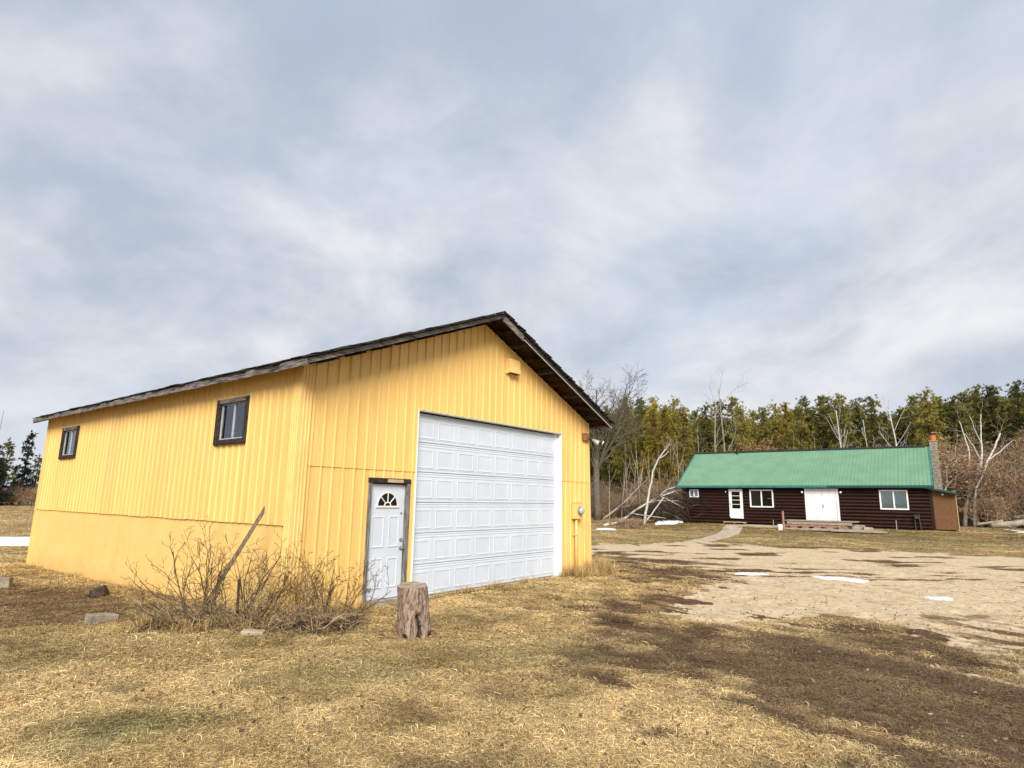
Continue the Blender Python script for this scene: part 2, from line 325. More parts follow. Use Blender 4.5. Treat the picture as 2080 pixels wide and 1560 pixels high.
grass = mix_c(nt, ramp(nt, n3, (.35, .7)), mix_c(nt, .55, grass, (.12, .08, .04)), grass)
grass = mix_c(nt, math_n(nt, 'MULTIPLY', ramp(nt, n1, (.42, .62)), .55), grass, (.20, .125, .06))
grass = mix_c(nt, math_n(nt, 'MULTIPLY', ga('green'), .6), grass, (.13, .14, .05))
soilc = mix_c(nt, ramp(nt, n2, (.35, .65)), (.050, .026, .015), (.12, .066, .037))
soilc = mix_c(nt, ramp(nt, n3, (.45, .75)), soilc, (.19, .12, .07))
vo = N(nt, 'ShaderNodeTexVoronoi', Scale=38.0); L(nt, ge, 'Position', vo, 'Vector')
grc = mix_c(nt, ramp(nt, n2, (.3, .7)), (.50, .38, .235), (.70, .565, .375))
grc = mix_c(nt, ramp(nt, n3, (.3, .6)), mix_c(nt, .4, grc, (.20, .135, .085)), grc)
nm_ = gn(1.7, 7, .65); nm2 = gn(4.5, 6, .7)
grc = mix_c(nt, math_n(nt, 'MULTIPLY', ramp(nt, nm_, (.48, .68)), .55), grc, (.34, .235, .14))
grc = mix_c(nt, math_n(nt, 'MULTIPLY', ramp(nt, nm2, (.52, .70)), .5), grc, (.27, .18, .105))
grc = mix_c(nt, .07, grc, vo.outputs['Color'], 'OVERLAY')
brk = math_n(nt, 'MULTIPLY', math_n(nt, 'SUBTRACT', n2, .5), 1.3)
c = mix_c(nt, ramp(nt, math_n(nt, 'ADD', ga('gravel'), brk), (.3, .7)), grass, grc)
c = mix_c(nt, ramp(nt, math_n(nt, 'ADD', ga('soil'), brk), (.3, .7)), c, soilc)
nt.links.new(c, b.inputs['Base Color'])
bp = N(nt, 'ShaderNodeBump', Strength=.7, Distance=.03); nt.links.new(math_n(nt, 'ADD', math_n(nt, 'MULTIPLY', n3, .5), n2), bp.inputs['Height']); L(nt, bp, 0, b, 'Normal')

# ------------------------------------------------------------------ yellow garage
WF, LG, ZT, SL = 9.13, 13.2, 4.05, .402
shed = empty('metal_garage', (*SH_O, 0), SH_T)
tag(shed, 'yellow ribbed metal garage with a tall white overhead door and dark shingle roof', 'garage')
def ztop(u): return ZT + SL * min(u, WF - u)
def ribprof(a, b, extra=(), pitch=.2286, h=.02, off=0.0):
    pts = {round(a, 4): 0.0, round(b, 4): 0.0}
    for e in extra:
        if a < e < b: pts[round(e, 4)] = 0.0
    k = math.floor((a - off) / pitch) - 1
    while k * pitch + off < b + pitch:
        c = k * pitch + off
        for d, hh in ((-.024, 0), (-.010, h), (.010, h), (.024, 0)):
            q = round(c + d, 4)
            if a < q < b: pts[q] = hh
        k += 1
    ks = sorted(pts); return [(x, pts[x]) for x in ks]
def sheet(mapper, a, b, zlo, zhi, name, mat, extra=(), holes=(), off=0.0):
    """ribbed sheet: mapper(s, proud, z) -> local point; holes = (s0, s1, z0, z1)"""
    ex = list(extra)
    for hq in holes: ex += [hq[0], hq[1]]
    pr = ribprof(a, b, ex, off=off); m = MB()
    for (s0, h0), (s1, h1) in zip(pr[:-1], pr[1:]):
        mid = (s0 + s1) / 2; spans = [((zlo, zlo), (zhi(s0), zhi(s1)))]
        for q in holes:
            if q[0] < mid < q[1]: spans = [((zlo, zlo), (q[2], q[2])), ((q[3], q[3]), (zhi(s0), zhi(s1)))]
        for lo, hi in spans:
            if hi[0] - lo[0] < .005 and hi[1] - lo[1] < .005: continue
            m.add([mapper(s0, h0, lo[0]), mapper(s1, h1, lo[1]), mapper(s1, h1, hi[1]), mapper(s0, h0, hi[0])], [(0, 1, 2, 3)])
    o = m.build(name, mat, shed); so_ = o.modifiers.new('thick', 'SOLIDIFY'); so_.thickness = .004; so_.offset = -1
    return o
front = lambda pr: (lambda s, h, z: (s, -(pr + h), z))
side = lambda pr: (lambda s, h, z: (-(pr + h), s, z))
def cols(a, b, w=.9144):
    e = [a]; x = math.floor(a / w + 1e-6) * w + w
    while x < b - .02:
        if x > a + .02: e.append(x)
        x += w
    return list(zip(e, e[1:] + [b]))
MD0, MD1, MDZ = 1.48, 2.47, 2.235
GD0, GD1, GDZ = 2.605, 7.77, 3.63
ZL = 2.385
for a, b in cols(.10, MD0): sheet(front(.004), a, b, -.12, lambda s: ZL + .04, 'lower_wall_sheet', YEL)
sheet(front(.004), MD0, MD1, MDZ, lambda s: ZL + .04, 'lower_wall_sheet', YEL)
sheet(front(.004), MD1, GD0, -.12, lambda s: ZL + .04, 'lower_wall_sheet', YEL)
for a, b in cols(GD1, WF - .02): sheet(front(.004), a, b, -.12, lambda s: ZL + .04, 'lower_wall_sheet', YEL)
for a, b in cols(.10, GD0): sheet(front(.017), a, b, ZL, ztop, 'upper_wall_sheet', YEL)
for a, b in cols(GD0, GD1): sheet(front(.017), a, b, GDZ, ztop, 'gable_wall_sheet', YEL, extra=(WF / 2,))
for a, b in cols(GD1, WF - .02): sheet(front(.017), a, b, ZL, ztop, 'upper_wall_sheet', YEL)
WINS = [(1.60, 2.763), (10.44, 11.69)]; WZ0, WZ1 = 2.81, 3.685
for a, b in cols(.10, LG - .08):
    hs = [(w0 + .05, w1 - .05, WZ0 + .05, WZ1 - .05) for w0, w1 in WINS if w1 > a and w0 < b]
    sheet(side(.024), a, b, 1.41 + .005 * math.sin(a * 3.1), lambda s: ZT + .02, 'side_wall_sheet', YEL, holes=hs)
m = MB(); sk = [(i * .6, .006 * math.sin(i * 1.7)) for i in range(23)]
for (v0, d0), (v1, d1) in zip(sk[:-1], sk[1:]):
    v1 = min(v1, LG - .03)
    m.add([(-.004 - d0 * .3, v0, -.45), (-.004 - d1 * .3, v1, -.45), (-.004 - d1 * .3, v1, 1.44), (-.004 - d0 * .3, v0, 1.44)], [(3, 2, 1, 0)])
m.build('skirt_panel', YEL2, shed, smooth=True)
# opaque core added behind the sheets to block light (openings left free)
def core(name, boxes):
    m = MB()
    for a, b in boxes: m.box(a, b)
    return m.build(name, DARKIN, shed)
core('front_wall_core', [((.02, .004, -.4), (MD0, .12, 4.0)), ((MD0, .004, MDZ), (MD1, .12, 4.0)), ((MD1, .004, -.4), (GD0, .12, 4.0)), ((GD0, .004, GDZ), (GD1, .12, 4.0)), ((GD1, .004, -.4), (WF - .02, .12, 4.0))])
m = MB(); m.add([(.02, .01, 4.0), (WF - .02, .01, 4.0), (WF / 2, .01, 5.84), (.02, .1, 4.0), (WF - .02, .1, 4.0), (WF / 2, .1, 5.84)], [(0, 1, 2), (5, 4, 3), (0, 2, 5, 3), (1, 4, 5, 2)]); m.build('gable_core', DARKIN, shed)
sb = []; vv = .12
for w0, w1 in WINS:
    sb += [((.004, vv, -.4), (.12, w0 + .04, 4.0)), ((.004, w0 + .04, -.4), (.12, w1 - .04, WZ0 + .04)), ((.004, w0 + .04, WZ1 - .04), (.12, w1 - .04, 4.0))]; vv = w1 - .04
sb.append(((.004, vv, -.4), (.12, LG, 4.0))); core('side_wall_core', sb)
MB().box((WF - .12, .12, -.4), (WF, LG - .01, 4.04)).build('far_side_wall', YEL2, shed)
m = MB(); m.add([(.02, LG, -.4), (WF - .02, LG, -.4), (WF - .02, LG, 4.0), (WF / 2, LG, 5.85), (.02, LG, 4.0)] + [(.02, LG - .1, -.4), (WF - .02, LG - .1, -.4), (WF - .02, LG - .1, 4.0), (WF / 2, LG - .1, 5.85), (.02, LG - .1, 4.0)], [(4, 3, 2, 1, 0), (5, 6, 7, 8, 9), (0, 5, 9, 4), (1, 2, 7, 6)]); m.build('rear_wall', YEL2, shed)
# corner trims
def trim(name, prof, z0, z1, mat):
    m = MB()
    for (p, q) in zip(prof[:-1], prof[1:]): m.add([(*p, z0), (*q, z0), (*q, z1), (*p, z1)], [(0, 1, 2, 3)])
    o = m.build(name, mat, shed); s_ = o.modifiers.new('thick', 'SOLIDIFY'); s_.thickness = .005; return o
def lprof(w, pr, ribs):
    p = [(-.001, w)]
    for k in range(ribs):
        c = w - (k + .7) * w / ribs; p += [(-pr, c + .016), (-pr - .012, c + .008), (-pr - .012, c - .008), (-pr, c - .016)]
    p += [(-pr - .004, -pr - .004)]
    for k in range(ribs):
        c = (k + .3) * w / ribs; p += [(c - .016, -pr), (c - .008, -pr - .012), (c + .008, -pr - .012), (c + .016, -pr)]
    return p + [(w, -.001)]
trim('corner_trim', lprof(.19, .044, 3), .93, ZT + .03, YTRIM); trim('corner_trim', lprof(.18, .036, 3), -.35, .95, YTRIM)
MB().box((-.042, LG - .11, -.4), (-.002, LG + .025, ZT)).build('corner_board', YTRIM, shed)
MB().hexa([(WF - .07, -.05, -.15), (WF + .07, -.06, -.15), (WF + .06, .06, -.15), (WF - .05, .06, -.15), (WF - .07, -.042, ZT), (WF + .02, -.042, ZT), (WF + .02, .06, ZT), (WF - .05, .06, ZT)]).build('corner_board', YTRIM, shed)
# --- roof
OE, OG, ZE, ZR = .325, .59, 4.084, 6.05
U0, U1, V0, V1 = -OE, WF + OE, -OG, LG + .28
def roofz(u): return ZE + (min(u, WF - u) + OE) * (ZR - ZE) / (WF / 2 + OE)
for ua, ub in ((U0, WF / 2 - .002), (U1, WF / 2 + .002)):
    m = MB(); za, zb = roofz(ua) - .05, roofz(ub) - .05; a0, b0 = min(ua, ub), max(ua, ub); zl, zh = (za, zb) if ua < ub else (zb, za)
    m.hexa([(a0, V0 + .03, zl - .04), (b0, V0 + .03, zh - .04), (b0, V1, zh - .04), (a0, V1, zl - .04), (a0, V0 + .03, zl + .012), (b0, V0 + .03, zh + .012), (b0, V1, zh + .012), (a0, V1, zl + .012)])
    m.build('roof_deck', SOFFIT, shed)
rng = random.Random(5)
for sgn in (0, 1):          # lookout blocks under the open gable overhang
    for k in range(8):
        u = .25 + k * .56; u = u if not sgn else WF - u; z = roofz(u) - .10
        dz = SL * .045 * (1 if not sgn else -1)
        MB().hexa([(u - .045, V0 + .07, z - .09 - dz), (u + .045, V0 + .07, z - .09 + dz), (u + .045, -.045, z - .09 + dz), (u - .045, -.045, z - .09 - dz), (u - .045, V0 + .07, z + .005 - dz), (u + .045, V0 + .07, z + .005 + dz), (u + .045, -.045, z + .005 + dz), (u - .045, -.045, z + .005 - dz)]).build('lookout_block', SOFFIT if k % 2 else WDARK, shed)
# fascia boards along the eaves, three weathered lengths
for ua, sg in ((U0, -1), (U1, 1)):
    cuts = [V0, 3.1, 7.6, 10.6, V1]
    for k, (a, b) in enumerate(zip(cuts[:-1], cuts[1:])):
        w = .118 - .006 * k; d = .004 * (k % 2); x0, x1 = sorted((ua + sg * d, ua + sg * (d + .026))); m = MB(); n = 14
        for i in range(n):
            v0, v1 = a + (b - a) * i / n + (.004 if i == 0 else 0), a + (b - a) * (i + 1) / n
            j0, j1 = rng.uniform(-.012, .012), 0
            m.box((x0, v0, ZE - .045 - w + (j0 if rng.random() < .5 else 0)), (x1, v1, ZE - .038))
        m.build('fascia_board', WOODY, shed)
def barge(ua, ub, h, t, drop, name, mat, y=V0):
    za, zb = roofz(ua) - drop, roofz(ub) - drop
    if ua > ub: ua, ub, za, zb = ub, ua, zb, za
    MB().hexa([(ua, y, za - h), (ub, y, zb - h), (ub, y + t, zb - h), (ua, y + t, za - h), (ua, y, za), (ub, y, zb), (ub, y + t, zb), (ua, y + t, za)]).build(name, mat, shed)
barge(U0 + .01, 2.3, .085, .028, .05, 'barge_board', WOODX); barge(2.31, WF / 2 - .003, .082, .028, .052, 'barge_board', WOODX)
barge(WF / 2 + .003, WF / 2 + .75, .16, .03, .05, 'barge_board', WOODX); barge(WF / 2 + .76, U1 - .01, .12, .028, .05, 'barge_board', WDARK)
barge(WF / 2 + .76, U1 - .005, .022, .012, .166, 'lit_edge_strip', GREYP, V0 - .014)  # light grey strip stands for the lit lower edge of the roof deck
barge(WF / 2 - .003, U0, .12, .03, .05, 'barge_board', WOODX, V1); barge(WF / 2 + .003, U1, .12, .03, .05, 'barge_board', WOODX, V1)
# shingles: real tabs, ragged at the edges
sv, sf = [], []
rs = np.random.RandomState(8)
for sg in (0, 1):
    nrow = 36; slope = (ZR - ZE) / (WF / 2 + OE)
    for i in range(nrow):
        v = V0 - .05 + rs.uniform(-.05, .0)
        while v < V1 + .04:
            w = rs.uniform(.24, .36) * (.5 if v < V0 else 1); s0 = i * (WF / 2 + OE) / nrow - .035 + rs.uniform(-.014, .014); s1 = s0 + .30
            if i == 0: s0 -= rs.uniform(0, .05)
            s1 = min(s1, WF / 2 + OE + .01); t = rs.uniform(.010, .022); lift = rs.uniform(.006, .022); curl = rs.uniform(0, .028)
            v0, v1 = v, v + w - .008; q = []
            for s_, dz in ((s0, lift + curl), (s1, -.006)):
                u = U0 + s_ if not sg else U1 - s_; z = ZE + s_ * slope - .036
                q.append((u, z + dz))
            (ua, za), (ub, zb) = q; o = len(sv)
            vs = [(ua, v0, za), (ub, v0, zb), (ub, v1, zb), (ua, v1, za), (ua, v0, za + t), (ub, v0, zb + t), (ub, v1, zb + t), (ua, v1, za + t)]
            fs = [(0, 3, 2, 1), (4, 5, 6, 7), (0, 1, 5, 4), (1, 2, 6, 5), (2, 3, 7, 6), (3, 0, 4, 7)]
            if sg: fs = [f[::-1] for f in fs]
            sv += vs; sf += [tuple(x + o for x in f) for f in fs]; v += w
shm = np_mesh('shingles', sv, sf, SHING); o = mobj('shingles', shm, shed); o['kind'] = 'stuff'
m = MB()
for k in range(46):
    v = V0 - .03 + k * .31; z = ZR + .012 + rng.uniform(-.006, .012)
    m.add([(WF / 2 - .15, v, z - .05), (WF / 2, v, z + .02), (WF / 2 + .15, v, z - .05), (WF / 2 - .15, v + .30, z - .05), (WF / 2, v + .30, z + .02), (WF / 2 + .15, v + .30, z - .05), (WF / 2 - .15, v, z - .075), (WF / 2, v, z - .01), (WF / 2 + .15, v, z - .075)],
          [(0, 1, 4, 3), (1, 2, 5, 4), (6, 7, 1, 0), (7, 8, 2, 1)])
m.build('ridge_cap', SHING, shed)
# --- side windows
for k, (w0, w1) in enumerate(WINS):
    bw = .10; x0, x1 = -.075, .05
    wz1 = WZ1
    win = empty('window'); win.parent = shed
    MB().box((x0, w0, WZ0 + .0), (x1, w0 + bw, wz1 - .003)).build('frame_board', WDARK if k else WDARK, win, bevel=.006)
    MB().box((x0 - .004, w1 - bw, WZ0 + .003), (x1, w1, wz1)).build('frame_board', WDARK, win, bevel=.006)
    MB().box((x0 - .002, w0 + bw, wz1 - .085), (x1, w1 - bw, wz1 - .006)).build('frame_board', WOODY, win, bevel=.006)
    MB().box((x0 - .02, w0 + bw, WZ0 + .006), (x1, w1 - bw, WZ0 + .095)).build('frame_board', WDARK, win, bevel=.006)
    a, b, z0, z1 = w0 + bw, w1 - bw, WZ0 + .095, wz1 - .085; md = (a + b) / 2
    for (va, vb, za, zb, xx) in ((a + .002, a + .03, z0 + .002, z1 - .002, -.012), (b - .045, b - .012, z0 + .002, z1 - .002, -.02), (md - .012, md + .012, z0 + .03, z1 - .002, -.022), (a + .03, b - .045, z0 + .002, z0 + .032, -.018), (a + .03, b - .045, z1 - .022, z1 - .002, -.014)):
        MB().box((xx, va, za), (xx + .03, vb, zb)).build('sash_bar', ALU, win)
    MB().box((.004, a + .03, z0 + .03), (.008, md - .018, z1 - .02)).build('pane', GLASSR, win)
    MB().box((.000, md + .018, z0 + .03), (.004, b - .045, z1 - .02)).build('pane', GLASSR, win)
    m = MB(); n = 26
    for i in range(n):
        v_0, v_1 = a + (b - a) * i / n, a + (b - a) * (i + 1) / n
        m.add([(.10 + .03 * math.sin(i * 1.9), v_0, z0 - .05), (.10 + .03 * math.sin((i + 1) * 1.9), v_1, z0 - .05), (.10 + .02 * math.sin(i * 1.9 + .4), v_0, z1), (.10 + .02 * math.sin((i + 1) * 1.9 + .4), v_1, z1)], [(0, 1, 3, 2)])
    m.build('curtain', CURT if k == 0 else CURT, win, smooth=True)
# --- overhead door: six sections of eight raised panels
gy0 = .10; ga_, gb_ = GD0 + .02, GD1 - .16; gw = gb_ - ga_; gh = (GDZ - .05) / 6
for r_ in range(6):
    z0 = .01 + r_ * gh; z1 = z0 + gh - .006
    prof = [(z0, gy0 + .012), (z0 + .012, gy0), (z0 + .035, gy0), (z0 + .041, gy0 + .006), (z0 + .053, gy0 + .006), (z0 + .059, gy0), (z1 - .105, gy0), (z1 - .099, gy0 + .007), (z1 - .087, gy0 + .007), (z1 - .081, gy0), (z1 - .055, gy0), (z1 - .049, gy0 + .007), (z1 - .037, gy0 + .007), (z1 - .031, gy0), (z1 - .010, gy0), (z1, gy0 + .012)]
    m = MB()
    for (za, ya), (zb, yb) in zip(prof[:-1], prof[1:]): m.add([(ga_, ya, za), (gb_, ya, za), (gb_, yb, zb), (ga_, yb, zb)], [(0, 1, 2, 3)])
    m.box((ga_, gy0 + .014, z0), (gb_, gy0 + .05, z1))
    sec = m.build('door_section', WHITE, shed)
    pw = gw / 8
    for c_ in range(8):
        xa, xb = ga_ + c_ * pw + .06, ga_ + (c_ + 1) * pw - .06; za, zb = z0 + .08, z1 - .13
        m = MB(); rings = [(0, -.0005), (.008, -.0065), (.020, -.0065), (.040, -.001), (.05, -.001)]
        vs = []
        for ins, y in rings: vs += [(xa + ins, gy0 + y, za + ins), (xb - ins, gy0 + y, za + ins), (xb - ins, gy0 + y, zb - ins), (xa + ins, gy0 + y, zb - ins)]
        fs = []
        for q in range(len(rings) - 1):
            for e in range(4): fs.append((q * 4 + e, q * 4 + (e + 1) % 4, q * 4 + 4 + (e + 1) % 4, q * 4 + 4 + e))
        fs.append(tuple(range(len(vs) - 4, len(vs))))
        m.add(vs, fs).build('raised_panel', WHITE, sec)
MB().box((GD0, -.03, -.08), (GD0 + .022, .16, GDZ)).build('door_trim', WHITETRIM, shed)
MB().box((GD1 - .022, -.03, -.08), (GD1, .098, GDZ)).build('door_trim', WHITETRIM, shed)
MB().box((GD1 - .165, .1, -.08), (GD1 - .022, .16, GDZ)).build('door_trim', WHITETRIM, shed)
MB().box((GD0 + .022, -.028, GDZ - .025), (GD1 - .022, .098, GDZ - .002)).build('door_trim', GREYP, shed)
MB().box((GD0 - .03, -.02, -.5), (GD1 + .03, .35, -.005)).build('door_sill', CONC, shed)
# --- walk-in door with fan light
pd = empty('walk_door'); pd.parent = shed
dx0, dx1, dz0, dz1, dy = 1.555, 2.40, .085, 2.13, .035
MB().box((MD0, -.032, -.06), (MD0 + .07, .115, MDZ - .003)).build('jamb', WOODZ, pd, bevel=.004)
MB().box((MD1 - .075, -.045, -.02), (MD1, .115, MDZ - .003)).build('jamb', WOODZ, pd, bevel=.004)
MB().box((MD0 - .01, -.048, MDZ - .085), (MD1 + .005, .115, MDZ + .005)).build('head_board', WDARK, pd, bevel=.004)
MB().box((1.89, -.056, MDZ - .07), (2.27, -.0485, MDZ - .012)).build('head_patch', BLOND, pd)
MB().box((MD0 + .07, -.06, -.12), (MD1 - .0, .14, .075)).build('threshold', GREYW, pd, bevel=.006)
ds = MB().box((dx0, dy, dz0), (dx1, dy + .045, dz1)).build('door_leaf', WHITE, pd)
def rp(xa, xb, za, zb):
    m = MB(); rings = [(0, -.001), (.008, -.010), (.022, -.010), (.04, -.002), (.05, -.002)]; vs = []; fs = []
    for ins, y in rings: vs += [(xa + ins, dy + y, za + ins), (xb - ins, dy + y, za + ins), (xb - ins, dy + y, zb - ins), (xa + ins, dy + y, zb - ins)]
    for q in range(len(rings) - 1):
        for e in range(4): fs.append((q * 4 + e, q * 4 + (e + 1) % 4, q * 4 + 4 + (e + 1) % 4, q * 4 + 4 + e))
    fs.append(tuple(range(len(vs) - 4, len(vs)))); m.add(vs, fs).build('raised_panel', WHITE, pd)
cx = (dx0 + dx1) / 2
for xa, xb in ((dx0 + .08, cx - .05), (cx + .05, dx1 - .11)):
    rp(xa, xb, .98, 1.55); rp(xa, xb, .26, .80)
# fan light: dark half disc, cream sill and ribs
fz, fr_ = 1.735, .235; m = MB(); n = 20
vs = [(cx, dy - .004, fz)] + [(cx + fr_ * math.cos(math.pi * i / n), dy - .004, fz + fr_ * .98 * math.sin(math.pi * i / n)) for i in range(n + 1)]
m.add(vs, [(0, i + 2, i + 1) for i in range(n)]).build('fan_glass', pmat('fan_dark_glass', (.004, .004, .005), (.008, .008, .009), 4, .12, spec=.35), pd); 
CREAM = pmat('cream_vinyl', (.70, .66, .58), (.78, .74, .66), 8, .5)
m = MB(); m.tube([(cx + (fr_ + .006) * math.cos(math.pi * i / n), dy - .006, fz + (fr_ + .006) * math.sin(math.pi * i / n)) for i in range(n + 1)], .012, 6).build('fan_frame', CREAM, pd)
m = MB(); m.tube([(cx + .075 * math.cos(math.pi * i / n), dy - .008, fz + .06 * math.sin(math.pi * i / n)) for i in range(n + 1)], .011, 6).build('fan_hub', CREAM, pd)
for a in (45, 90, 135): MB().tube([(cx + .07 * math.cos(R(a)), dy - .008, fz + .06 * math.sin(R(a))), (cx + fr_ * math.cos(R(a)), dy - .008, fz + fr_ * math.sin(R(a)))], .011, 6).build('fan_bar', CREAM, pd)
MB().box((cx - .275, dy - .022, fz - .035), (cx + .275, dy - .001, fz)).build('fan_sill', CREAM, pd, bevel=.004)
for z in (1.11, .96):
    MB().tube([(dx1 - .065, dy - .001, z), (dx1 - .065, dy - .022, z)], .033, 14).build('lock_rose', STEEL, pd, smooth=False)
MB().tube([(dx1 - .065, dy - .02, .96), (dx1 - .065, dy - .055, .96), (dx1 - .01, dy - .062, .955)], [.012, .012, .009], 8).build('lever_handle', STEEL, pd)
MB().tube([(dx1 - .08, dy - .001, 1.60), (dx1 - .08, dy - .015, 1.60)], .02, 10).build('hasp_staple', STEEL, pd)
MB().box((dx1 + .0, -.052, 1.585), (dx1 + .05, -.046, 1.625)).build('hasp_plate', STEEL, pd)
# --- gable vent hood, meter box, flood light
vt = empty('vent_hood'); vt.parent = shed
MB().hexa([(5.38, -.17, 4.86), (5.76, -.17, 4.86), (5.76, -.02, 4.86), (5.38, -.02, 4.86), (5.38, -.15, 5.2), (5.76, -.15, 5.2), (5.76, -.02, 5.2), (5.38, -.02, 5.2)]).build('hood', YTRIM, vt, bevel=.006)
MB().box((5.345, -.06, 4.84), (5.795, -.024, 5.225)).build('flange', YTRIM, vt)
MB().box((5.40, -.165, 4.845), (5.74, -.03, 4.858)).build('screen', IRON, vt)
mt = empty('meter_box'); mt.parent = shed
MB().box((8.25, -.16, 1.41), (8.56, -.026, 1.83)).build('box', YTRIM, mt, bevel=.008)
MB().box((8.24, -.17, 1.825), (8.57, -.026, 1.845)).build('lid', YTRIM, mt)
MB().tube([(8.43, -.155, 1.62), (8.43, -.185, 1.62)], .115, 20).build('meter_collar', STEEL, mt)
MB().tube([(8.43, -.185, 1.62), (8.43, -.25, 1.62), (8.43, -.275, 1.62)], [.098, .095, .06], 20).build('meter_glass', GREYP, mt, smooth=True)
MB().tube([(8.36, -.09, 1.42), (8.36, -.09, .9), (8.36, -.085, -.1)], .036, 12).build('conduit', YTRIM, mt, smooth=True)
MB().box((8.31, -.13, .98), (8.41, -.026, 1.02)).build('strap', YTRIM, mt)
fl = empty('flood_light'); fl.parent = shed
MB().box((8.78, -.12, 3.54), (9.05, -.03, 3.74)).build('junction_box', RUST, fl, bevel=.006)
MB().tube([(8.98, -.12, 3.6), (9.10, -.22, 3.62), (9.18, -.28, 3.58)], [.03, .03, .03], 8).build('arm', IRON, fl)
MB().tube([(9.16, -.26, 3.60), (9.24, -.34, 3.53), (9.27, -.40, 3.49)], [.03, .06, .075], 12).build('lamp_shell', IRON, fl, smooth=True)
MB().tube([(9.27, -.40, 3.49), (9.28, -.42, 3.478)], [.07, .05], 12).build('lamp_face', LENS, fl, smooth=True)
MB().tube([(9.02, -.12, 3.6), (9.03, -.24, 3.56)], [.03, .03], 8).build('arm', IRON, fl)
MB().tube([(9.03, -.22, 3.57), (9.05, -.33, 3.50), (9.06, -.37, 3.47)], [.03, .06, .072], 12).build('lamp_shell', GREYP, fl, smooth=True)
MB().tube([(9.06, -.37, 3.47), (9.065, -.388, 3.458)], [.068, .05], 12).build('lamp_face', LENS, fl, smooth=True)

# ------------------------------------------------------------------ log house
house = empty('log_house', (*HO_O, .5), HO_T)
tag(house, 'dark brown log house with a green metal roof and white doors', 'house')
HW, HD, HE, HRZ, HOE, HOG = 15.73, 8.77, 2.63, 5.43, .445, .29      # z measured from the house base
DOORS = [(3.46, 4.44, .33, 2.40), (8.60, 10.54, .33, 2.40)]
HWIN = [(4.925, 6.512, 1.13, 2.37), (.548, 1.244, 1.79, 2.37), (12.934, 14.488, 1.13, 2.37)]
OPEN = DOORS + HWIN
nlog = 12; lh = 2.62 / nlog; rng = random.Random(2)
for i in range(nlog):
    z0, z1 = -.03 + i * lh, -.03 + (i + 1) * lh; zc = (z0 + z1) / 2
    segs = [(.14, HW - .14)]
    for a, b, c_, d in OPEN:
        if c_ < zc < d:
            ns = []
            for s, e in segs:
                if b <= s or a >= e: ns.append((s, e))
                else:
                    if a > s + .05: ns.append((s, a - .04))
                    if b < e - .05: ns.append((b + .04, e))
            segs = ns
    for s, e in segs:
        m = MB(); k = 6; pr = [(z0 + .004 + (lh - .008) * j / k, -.02 - .085 * math.sin(math.pi * j / k) ** .7) for j in range(k + 1)]
        nseg = max(1, int((e - s) / .8)); xs = [s + (e - s) * t / nseg for t in range(nseg + 1)]; wob = [rng.uniform(-.008, .008) for _ in xs]
        for t in range(nseg):
            for (za, ya), (zb, yb) in zip(pr[:-1], pr[1:]):
                m.add([(xs[t], ya + wob[t], za + wob[t] * .4), (xs[t + 1], ya + wob[t + 1], za + wob[t + 1] * .4), (xs[t + 1], yb + wob[t + 1], zb + wob[t + 1] * .4), (xs[t], yb + wob[t], zb + wob[t] * .4)], [(0, 1, 2, 3)])
        m.build('log', LOGM, house, smooth=True)
bx = []; e = [0] + sorted(q for a in OPEN for q in a[:2]) + [HW]
for s, t in zip(e[:-1], e[1:]):
    mid = (s + t) / 2; hole = [o for o in OPEN if o[0] < mid < o[1]]
    if hole: bx += [((s, .0, -.3), (t, .15, hole[0][2])), ((s, .0, hole[0][3]), (t, .15, 2.62))]
    else: bx.append(((s, .0, -.3), (t, .15, 2.62)))
m = MB()
for a, b in bx: m.box(a, b)
m.build('front_wall_core', LOGZ, house)
for x0, x1 in ((.0, .2), (HW - .2, HW)):
    m = MB(); m.add([(x0, .15, -.3), (x0, HD, -.3), (x0, HD, 2.6), (x0, HD / 2, 5.2), (x0, .15, 2.6), (x1, .15, -.3), (x1, HD, -.3), (x1, HD, 2.6), (x1, HD / 2, 5.2), (x1, .15, 2.6)], [(0, 1, 2, 3, 4), (9, 8, 7, 6, 5), (0, 5, 6, 1), (1, 6, 7, 2), (0, 4, 9, 5)]); m.build('end_wall', LOGZ, house)
MB().box((.2, HD - .15, -.3), (HW - .2, HD, 2.6)).build('rear_wall', LOGZ, house)
MB().box((.2, 3.2, -.3), (HW - .2, 3.3, 2.6)).build('inner_wall', DARKIN, house)
MB().box((.2, .15, 2.45), (HW - .2, 3.2, 2.5)).build('ceiling_board', DARKIN, house)
for u in (-.02, HW - .14): MB().box((u, -.10, -.05), (u + .16, .1, 2.6)).build('corner_post', LOGZ, house)
MB().box((-.05, -.14, -.3), (HW + .05, -.0, -.03)).build('sill_log', LOGZ, house)
# roof sheets with ribs
vr = HD / 2; hs = (HRZ - HE) / (vr + HOE)
ncol = 18; cw = (HW + HOG + .12) / ncol
for sgn in (0, 1):
    for k in range(ncol):
        a, b = -HOG + k * cw, -HOG + (k + 1) * cw + .01; m = MB(); pr = ribprof(a, b, h=.022, off=-HOG, pitch=cw / 4)
        for (x0, h0), (x1, h1) in zip(pr[:-1], pr[1:]):
            ve, vq = (-HOE, vr + .03) if not sgn else (HD + HOE, vr - .03)
            ze, zq = HE + .02, HRZ + .02
            q = [(x0, ve, ze + h0), (x1, ve, ze + h1), (x1, vq, zq + h1), (x0, vq, zq + h0)]
            m.add(q if not sgn else q[::-1], [(0, 1, 2, 3)])
        o = m.build('roof_sheet', GREEN, house, ); o.location.z = .001 * (k % 2)
m = MB(); pr = [(-HOE + .02, HE - .01), (vr, HRZ - .012), (HD + HOE - .02, HE - .01)]
